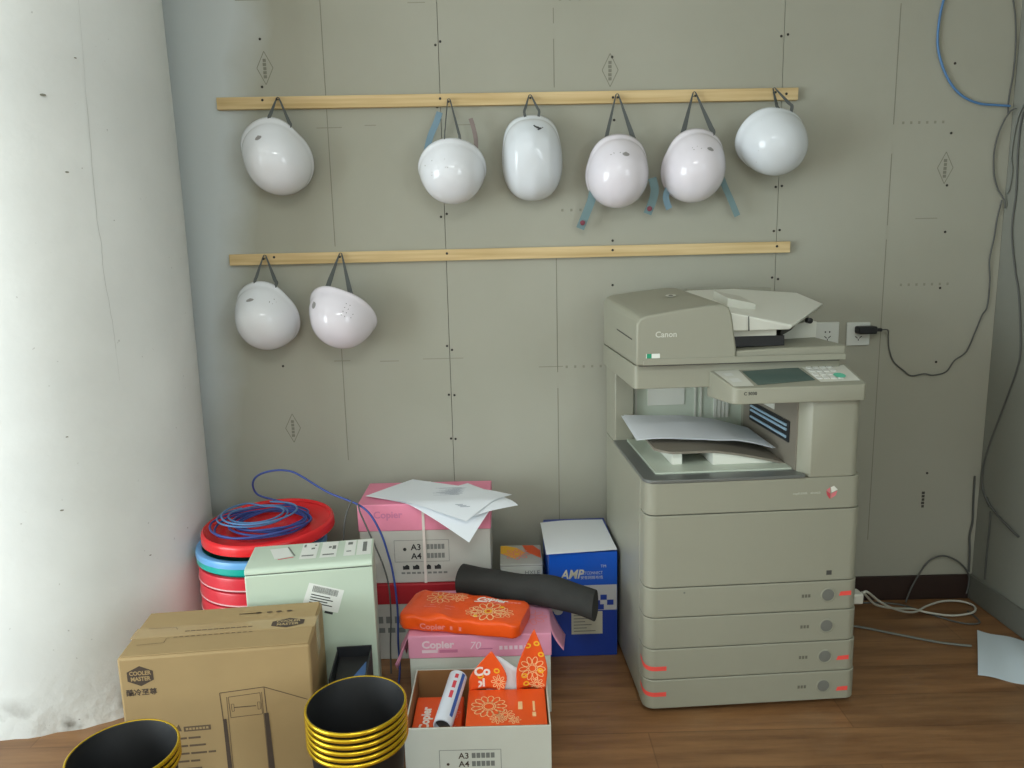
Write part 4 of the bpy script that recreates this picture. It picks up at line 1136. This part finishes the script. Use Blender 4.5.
for x in (.262, .326): fl.line([(x, .282), (x+.006, .282), (x+.006, .262), (x, .262)], .0012, True)
fl.on_plane('tower_drawing', 'ink_brown', cm, (0, 0, 0), X3, Z3)
fl = Flat(); fl.poly([(.239, .06), (.250, .06), (.247, .243), (.238, .243)]); fl.poly([(.341, .06), (.356, .06), (.351, .25), (.340, .25)]); fl.on_plane('tower_drawing', 'ink_dark', cm, (0, 0, 0), X3, Z3, .0009)
# print on the top flaps
fl = Flat()
fl.line([(.03, .14), (.10, .137), (.108, .125)], .0014); fl.line([(.028, .055), (.094, .058), (.094, .078), (.10, .082)], .0014)
for x in (.27, .295, .325, .350, .378): fl.rect(x, x+(.035 if x < .28 else .012), .186, .190) if x < .28 else fl.disc(x+.006, .188, .008, .005)
fl.rect(.25, .31, .186, .190)
for k in range(12): fl.rect(.13+k*.0145, .142+k*.0145, .110, .114)
for k in range(14): fl.rect(.11+k*.0145, .119+k*.0145, .082, .085)
fl.on_plane('printed_text', 'ink_brown', cm, (0, 0, zt), X3, Y3, .0006)
fl = Flat(); fl.poly(hexa(.392, .118, .042, .026)); fl.on_plane('logo', 'ink_dark', cm, (0, 0, zt), X3, Y3, .0006)
fl = Flat(); fl.text('COOLER', .392, .122, .0165, align='CENTER', squeeze=.95, weight=.0005); fl.text('MASTER', .392, .105, .0165, align='CENTER', squeeze=.95, weight=.0005)
fl.on_plane('logo_lettering', 'tape_clear', cm, (0, 0, zt), X3, Y3, .0011)

# black box with something blue in it between brown box and pails
bb = thing('storage_box', 'black open box with a blue sheet in it, between brown box and black pails', 'box', (-.278, -.955, 0), 4)
mb = MB(); h = .285
mb.box(0, .098, 0, .004, .0008, h-.02).box(0, .098, .151, .155, .0008, h+.01).box(0, .004, .004, .151, .0008, h).box(.094, .098, .004, .151, .0008, h).box(.004, .094, .004, .151, .0008, .006)
mb.build('box_shell', 'box_black', bb)
MB().slab(lambda u, v: (.006+u*.086, .006+v*.143, .235+.03*v), 1, 1, .004).build('inner_tray', 'copier_black', bb)
MB().add([(.03, .02, .2435), (.09, .02, .2435), (.085, .12, .2645), (.03, .02, .2415), (.09, .02, .2415), (.085, .12, .2625)], [(0, 1, 2), (5, 4, 3), (0, 3, 4, 1), (1, 4, 5, 2), (2, 5, 3, 0)]).build('blue_sheet', 'sheet_blue', bb)

# ================================================================== PINK COPIER-PAPER CARTON, REAM, ROLL
pk = thing('paper_carton', 'white paper carton with a pale pink lid under the orange packet, behind the open carton', 'carton', (-.100, -.690, 0))
MB().box(0, .424, 0, .302, .0008, .258).build('carton_body', 'carton_white', pk, bevel=.002)
MB().box(-.003, .427, -.003, .305, .190, .2625).build('lid', 'lid_palepink', pk, bevel=.003)
def flap(u, v): return (.4278+.020*v+.040*v*v*(.4+.6*u), .02+u*.26-.02*v, .260-v*(.145-.09*(1-u)))
mb = MB().grid(flap, 6, 6); o = mb.build('lid_flap', 'lid_palepink', pk, smooth=True); solid(o, .0012)
def flap2(u, v): return (-.0035-.042*v*(.35+.65*(1-u)), .0+u*.16, .258-v*(.085+.03*math.sin(u*11)))
o = MB().grid(flap2, 10, 6).build('lid_flap', 'lid_palepink', pk, smooth=True); solid(o, .0012)
fl = Flat(); fl.text('Copier', .038, .224, .032, weight=.0012, squeeze=1.05); fl.rect(.038, .085, .208, .218); fl.text('70', .180, .218, .034, shear=.2)
for k in range(7): fl.rect(.27+k*.015, .280+k*.015, .214, .226)
fl.on_plane('lettering', 'ink_palewhite', pk, (0, -.003, 0), X3, Z3)
fl = Flat(); fl.rect(.09, .145, .208, .218); fl.rect(.206, .25, .216, .220); fl.on_plane('lettering', 'ink_pinkgrey', pk, (0, -.003, 0), X3, Z3)
fl = Flat(); fl.flower(.37, .10, .05, 9, .002); fl.on_plane('flower_print', 'ink_pinkflower', pk, (0, 0, .2625), X3, Y3)

def soft_box(L, W, H, seed, taper=.0, crump=.004, nx=36, na=40):
    """wrapped paper packet: rounded cross-section lofted along x, pinched and folded at both ends, a little crumpled"""
    r = random.Random(seed); ph = [(r.uniform(4, 26), r.uniform(3, 20), r.uniform(0, 6.28), r.uniform(.2, 1)) for _ in range(9)]
    vs = []; fs = []
    for i in range(nx+1):
        u = i/nx; e = min(u, 1-u)*nx
        k = 1 if e >= 2 else (.93 if e >= 1 else .80)
        for j in range(na):
            a = 2*PI*j/na; c, s = math.cos(a), math.sin(a); p = .22
            yy = math.copysign(abs(c)**p, c)*W/2*k*(1-taper*u); zz = math.copysign(abs(s)**(p*1.5), s)*H/2*k
            n = sum(w*math.sin(f1*u*L*4+f2*(yy/W)+p0) for f1, f2, p0, w in ph)/4
            if zz > -H*.3: zz += n*crump*(1 if zz > 0 else .5)
            yy += n*crump*.7*(1 if abs(c) > .5 else 0)
            vs.append((u*L, yy, zz+H/2))
    for i in range(nx):
        for j in range(na): fs.append((i*na+j, i*na+(j+1) % na, (i+1)*na+(j+1) % na, (i+1)*na+j))
    fs += [tuple(range(na))[::-1], tuple(nx*na+j for j in range(na))]
    return MB().add(vs, fs)
rm = thing('paper_ream', 'crumpled orange packet of copier paper lying on the pale pink lid', 'paper pack', (-.112, -.566, .2655), -15.0)
body = soft_box(.375, .190, .052, 5, taper=.16, crump=.0045).build('wrapper', 'foil_orange', rm, smooth=True, angle=50)
bv = bvh_of(body)
fl = Flat(); fl.text('Copier', .205, .045, .030, weight=.0014, squeeze=1.15, shear=.15); fl.rect(.203, .245, .034, .040)
fl.dropped('lettering', 'ink_white', rm, bv, (0, 0, .2), X3, Y3, (0, 0, -1))
fl = Flat(); fl.rect(.26, .30, .034, .038); fl.rect(.10, .155, -.012, -.009); fl.rect(.06, .10, -.030, -.027); fl.rect(.11, .15, -.03, -.027); fl.rect(.075, .09, -.018, -.014)
for k in range(4): fl.rect(.305+.012*k, .313+.012*k, .045, .052)
fl.dropped('lettering', 'ink_pinkflower', rm, bv, (0, 0, .2), X3, Y3, (0, 0, -1))
fl = Flat(); fl.flower(.265, -.02, .055, 11, .003); fl.flower(.225, -.03, .030, 8, .002); fl.flower(.315, -.02, .03, 8, .002); fl.flower(.09, .040, .045, 10, .0022); fl.flower(.15, .05, .028, 8, .002)
fl.dropped('flower_print', 'ink_cream', rm, bv, (0, 0, .2), X3, Y3, (0, 0, -1))
fl = Flat(); fl.ring(.265, -.02, .012, .012, .005); fl.disc(.30, .012, .007); fl.disc(.235, -.055, .006); fl.disc(.09, .04, .006)
fl.dropped('flower_print', 'ink_yellow', rm, bv, (0, 0, .2), X3, Y3, (0, 0, -1), .0011)
fl = Flat(); fl.text('Copier', .07, .014, .024, weight=.0008, squeeze=1.15); fl.rect(.165, .20, .016, .028)
fl.dropped('lettering', 'ink_pinkflower', rm, bv, (0, -.3, 0), X3, Z3, (0, 1, 0))

roll = thing('black_roll', 'dark grey rolled-up sheet lying across the cartons behind the orange packet', 'roll', (.043, -.422, .3165), math.degrees(math.atan2(-.150, .43)))
L = .455; mb = MB(); prof = []
vs = []; na = 36; nx = 30; r_ = random.Random(9)
for i in range(nx+1):
    u = i/nx
    for j in range(na):
        a = 2*PI*j/na
        rr = .0475+.0025*math.sin(3*a+u*4)+.002*math.sin(u*17+a*2)+.004*(1-u)-.006*math.exp(-((u-.38)/.12)**2)*max(0, math.sin(a))
        if a > PI*1.3 and a < PI*1.7: rr = min(rr, .049)
        vs.append((u*L, rr*math.cos(a), max(-.048, rr*math.sin(a))-.16*max(0, u-.66)**1.5))
fs = [(i*na+j, i*na+(j+1) % na, (i+1)*na+(j+1) % na, (i+1)*na+j) for i in range(nx) for j in range(na)]
# inner spiral end faces
mb.add(vs, fs)
for e in (0, nx):
    b0 = len(mb.v); base = [vs[e*na+j] for j in range(na)]; x = base[0][0]
    mb.add(base+[(x+(.004 if e == 0 else -.004), p[1]*.55, p[2]*.55) for p in base]+[(x, 0, 0)], [(j, (j+1) % na, na+(j+1) % na, na+j) for j in range(na)]+[(na+j, na+(j+1) % na, 2*na) for j in range(na)])
mb.build('rolled_sheet', 'roll_black', roll, smooth=True, angle=50)

# ================================================================== OPEN CARTON
oc = thing('open_carton', 'white open carton with brown inside holding orange paper packs, in front', 'carton', (-.078, -1.0, 0))
W2, D2, H2 = .385, .285, .168; mb = MB(); th = .004
mb.box(0, W2, 0, th, .0008, H2).box(0, W2, D2-th, D2, .0008, H2).box(0, th, th, D2-th, .0008, H2).box(W2-th, W2, th, D2-th, .0008, H2).box(th, W2-th, th, D2-th, .0008, .005)
mb.build('carton_body', 'carton_white', oc, bevel=.0012)
mb = MB(); g = th+.0003; t2 = .0012
mb.box(g, W2-g, D2-g-t2, D2-g, .0055, H2-.0005).box(g, W2-g, g, g+t2, .0055, H2-.0005).box(g, g+t2, g+t2, D2-g-t2, .0055, H2-.0005).box(W2-g-t2, W2-g, g+t2, D2-g-t2, .0055, H2-.0005).box(g+t2, W2-g-t2, g+t2, D2-g-t2, .0055, .0065)
mb.build('kraft_lining', 'carton_kraft_dark', oc)
fl = Flat(); fl.text('A3', .140, .078, .024, weight=.0004); fl.text('A4', .140, .054, .024, weight=.0004); fl.disc(.112, .062, .004); fl.on_plane('lettering', 'ink_dark', oc, (0, 0, 0), X3, Z3)
fl = Flat(); fl.line([(.09, .02), (.09, .103), (.252, .103), (.252, .02)], .0014)
for r in range(2):
    for k in range(5): fl.rect(.175+k*.0125, .185+k*.0125, .079-r*.024, .094-r*.024)
fl.on_plane('printed_table', 'ink_grey', oc, (0, 0, 0), X3, Z3)

# opened orange pack on the right, with torn wrapper points standing up
op = thing('paper_ream', 'opened orange paper pack with torn wrapper points standing up in the open carton', 'paper pack', (.082, -.992, .0075))
MB().box(0, .217, 0, .168, 0, .1585).build('wrapper', 'foil_orange_flat', op, bevel=.004, seg=3)
def petal(xc, w, hgt, lean, yb, sk=0):
    def f(u, v):
        ww = w*(1+.10*math.sin(v*PI))*(1-max(0, (v-.30)/.70)**1.35*.97)
        return (xc+(u-.5)*ww+sk*v, yb+.012*math.sin(u*PI)*(1-v)+lean*v, .157+hgt*v)
    return f
for kk_, (xc, w, hg, lean, yb, sk) in enumerate(((.178, .082, .180, .008, .163, .012), (.052, .100, .112, .016, .163, .016))):
    o = MB().grid(petal(xc, w, hg, lean, yb, sk), 12, 14).build('wrapper_flap', 'foil_orange_flat', op, smooth=True); solid(o, .0012)
    bvp = bvh_of(o)
    fl = Flat(); cx = xc+sk*.4
    if kk_ == 0: fl.flower(cx, .157+hg*.34, .038, 10, .0022); fl.flower(cx+.012, .157+hg*.07, .022, 8, .002)
    else: fl.flower(cx+.028, .157+hg*.2, .022, 8, .002)
    fl.dropped('flower_print', 'ink_cream', op, bvp, (0, -.5, 0), X3, Z3, (0, 1, 0), .0012)
    fl = Flat()
    for dx, dz in ((-.025, .02), (.026, .035), (.015, .118), (-.012, .112), (.028, .085), (-.02, -.005))[:6 if kk_ == 0 else 2]: fl.ring(cx+dx*.9, .157+.02+dz, .009, .008, .0045, 0, 10)
    fl.dropped('flower_print', 'ink_yellow', op, bvp, (0, -.5, 0), X3, Z3, (0, 1, 0), .0014)
    if kk_:
        fl = Flat(); fl.text('Co', .018, .200, .036, weight=.0016); fl.text('pi', .022, .166, .036, weight=.0016)
        fl.dropped('lettering', 'ink_white', op, bvp, (0, -.5, 0), X3, Z3, (0, 1, 0), .0016)
def wsheet(u, v): return (.050+u*.10+.01*v, .1790+.002*math.sin(u*6)+.008*v, .145+v*(.085+.02*math.sin(u*4+1)))
o = MB().grid(wsheet, 8, 6).build('paper', 'paper_white', op, smooth=True); solid(o, .0015)
zt = .1585
fl = Flat(); fl.flower(.06, .085, .05, 13, .0026); fl.flower(.105, .045, .026, 8, .002); fl.flower(.085, .028, .022, 8, .002); fl.flower(.13, .022, .018, 7, .0018)
fl.on_plane('flower_print', 'ink_cream', op, (0, 0, zt), X3, Y3)
fl = Flat(); fl.rect(.140, .152, .068, .104); fl.rect(.178, .188, .035, .055); fl.rect(.18, .186, .06, .105)
fl.on_plane('lettering', 'ink_cream', op, (0, 0, zt), X3, Y3)

ol = thing('paper_ream', 'unopened orange paper pack lying lower in the left of the open carton', 'paper pack', (-.068, -.990, .0075))
MB().box(0, .135, 0, .20, 0, .118).build('wrapper', 'foil_orange_flat', ol, bevel=.004, seg=3)
fl = Flat(); fl.flower(.095, .12, .035, 9, .0024); fl.flower(.10, .06, .02, 8, .002); fl.on_plane('flower_print', 'ink_pinkflower', ol, (0, 0, .118), X3, Y3)
fl = Flat(); fl.text('Copier', .045, -.045, .036, weight=.0016); fl.on_plane('lettering', 'ink_white', ol, (0, 0, .118), Y3, (-1, 0, 0))

tb = thing('paper_tube', 'white tube with blue stripe and red lettering leaning in the open carton', 'tube')
p0, p1 = Vector((.020, -.972, .1535)), Vector((.053, -.808, .197))
ax = (p1-p0).normalized(); Lt = (p1-p0).length
tb.location = p0; tb.rotation_euler = ax.to_track_quat('Z', 'Y').to_euler()
MB().lathe([(.0258, 0), (.0258, Lt), (.022, Lt), (.022, .002), (.022, 0)], 32, closed=True).build('tube_wall', 'tube_white', tb, smooth=True, angle=40)
MB().lathe([(.0219, .012), (.0219, .014), (0, .014)], 24).build('end_cap', 'copier_dark', tb)
bpy.context.view_layer.update()
Ri = tb.matrix_world.to_3x3().inverted()
upl = Ri @ Vector((.20, -.60, .85)); a0 = math.atan2(upl.y, upl.x)
rgt = Ri @ Vector((1, 0, 0)); sg = 1 if math.sin(math.atan2(rgt.y, rgt.x)-a0) > 0 else -1
def arc(a_, b_, z0, z1, r=.0261, n=8):
    mb = MB(); vs = []
    for i in range(n+1):
        a = a0+sg*(a_+(b_-a_)*i/n); vs += [(r*math.cos(a), r*math.sin(a), z0), (r*math.cos(a), r*math.sin(a), z1)]
    mb.add(vs, [(2*i, 2*i+2, 2*i+3, 2*i+1) for i in range(n)]); return mb
arc(.35, .75, .02, Lt-.004).build('blue_stripe', 'tube_blue', tb)
for z0, z1 in ((.075, .10), (.11, .135), (.145, .16)):
    arc(-.35, .02, z0, z1).build('red_print', 'ink_red', tb)

# ================================================================== NESTED PAILS
def pail(label, loc, grp):
    t = thing('waste_pail', label, 'pail', loc, group=grp)
    return t
def pail_parts(t):
    Rr, Rb, Hh, th = .1075, .0815, .31, .0008
    body = MB().lathe([(.0001, 0), (Rb, 0), (Rr, Hh-.004), (Rr+.003, Hh-.0005), (Rr+.001, Hh), (Rr-th, Hh-.003), (Rb-th, th), (.0001, th)], 64).build('pail_body', 'pail_black', t, smooth=True, angle=40)
    ring = []
    for k in range(10):
        a = 2*PI*k/10; ring.append((Rr+.0040+.0037*math.cos(a), Hh-.004+.0052*math.sin(a)))
    rim = MB().lathe(ring, 64, closed=True).build('rim', 'pail_gold', t, smooth=True, angle=80)
    return body, rim
ords = ['topmost', 'second from top', 'third from top', 'fourth from top', 'fifth from top', 'lowest']
proto = None
for (cx, cy, n, z_top, where, grp) in ((-.147, -1.222, 6, .388, 'right stack of nested pails', 'nested pails in the right stack'), (-.640, -1.306, 3, .342, 'left stack of nested pails', 'nested pails in the left stack')):
    names = ords if n == 6 else ['topmost', 'middle', 'lowest']
    for i in range(n):
        z = z_top-.310-i*.0152
        t = pail('black waste pail with gold rim, %s in the %s' % (names[i], where), (cx, cy, max(.0006, z)), grp)
        if proto is None: proto = pail_parts(t)
        else:
            for p in proto:
                c = p.copy(); COL.objects.link(c); c.parent = t

# ================================================================== LIGHT, CAMERA
def area(name, loc, rot, sx, sy, power, color):
    l = bpy.data.lights.new(name, 'AREA'); l.shape = 'RECTANGLE'; l.size = sx; l.size_y = sy; l.energy = power; l.color = color
    o = bpy.data.objects.new(name, l); COL.objects.link(o); o.location = loc; o.rotation_euler = rot; return o
def win_light(name, axis, pos, h, power, color=(.88, .975, 1.)):
    a0, a1, z0, z1 = h; c = (a0+a1)/2; zc = (z0+z1)/2
    if axis == 'x': return area(name, (pos-.09, c, zc), (PI/2, 0, -PI/2), a1-a0, z1-z0, power, color)
    return area(name, (c, pos-.09, zc), (PI/2, 0, 0), a1-a0, z1-z0, power, color)
win_light('daylight_left', 'x', XL, HL[0], 172)
a0, a1, z0, z1 = HR[0]
area('added_fill_right', (XR+.09, (a0+a1)/2, (z0+z1)/2), (PI/2, 0, PI/2), a1-a0, z1-z0, 46, (.88, .975, 1.))  # unseen fill light, added to brighten the right side of the column
area('ceiling_lamp', (.1, -3.5, ZC-.06), (0, 0, 0), 1.2, .16, 36, (.95, 1., .98))
w = bpy.data.worlds.new('World'); scn.world = w; w.use_nodes = True
w.node_tree.nodes['Background'].inputs[0].default_value = (.75, .85, 1, 1)
w.node_tree.nodes['Background'].inputs[1].default_value = .6

cam = bpy.data.cameras.new('camera'); cam.sensor_width = 36; cam.lens = 759.85/1024*36
co = bpy.data.objects.new('camera', cam); COL.objects.link(co); scn.camera = co
p_, y_, r_ = .1760256, -.0031694, -.0229544
f = Vector((-math.sin(y_)*math.cos(p_), math.cos(y_)*math.cos(p_), -math.sin(p_)))
rt = Vector((math.cos(y_), math.sin(y_), 0)); upv = rt.cross(f)
c, s = math.cos(r_), math.sin(r_)
rr = rt*c+upv*s; uu = rt*(-s)+upv*c
mw = Matrix((rr, uu, -f)).transposed().to_4x4(); mw.translation = (.21966, -2.79969, 1.39707)
co.matrix_world = mw
cam.clip_start = .05

vs_ = scn.view_settings
scn.display_settings.display_device = 'sRGB'
vs_.view_transform = 'Standard'; vs_.look = 'None'; vs_.exposure = 0.0; vs_.gamma = 1; vs_.use_curve_mapping = False
scn.cycles.use_denoising = True
scn.cycles.max_bounces = 8; scn.cycles.diffuse_bounces = 5
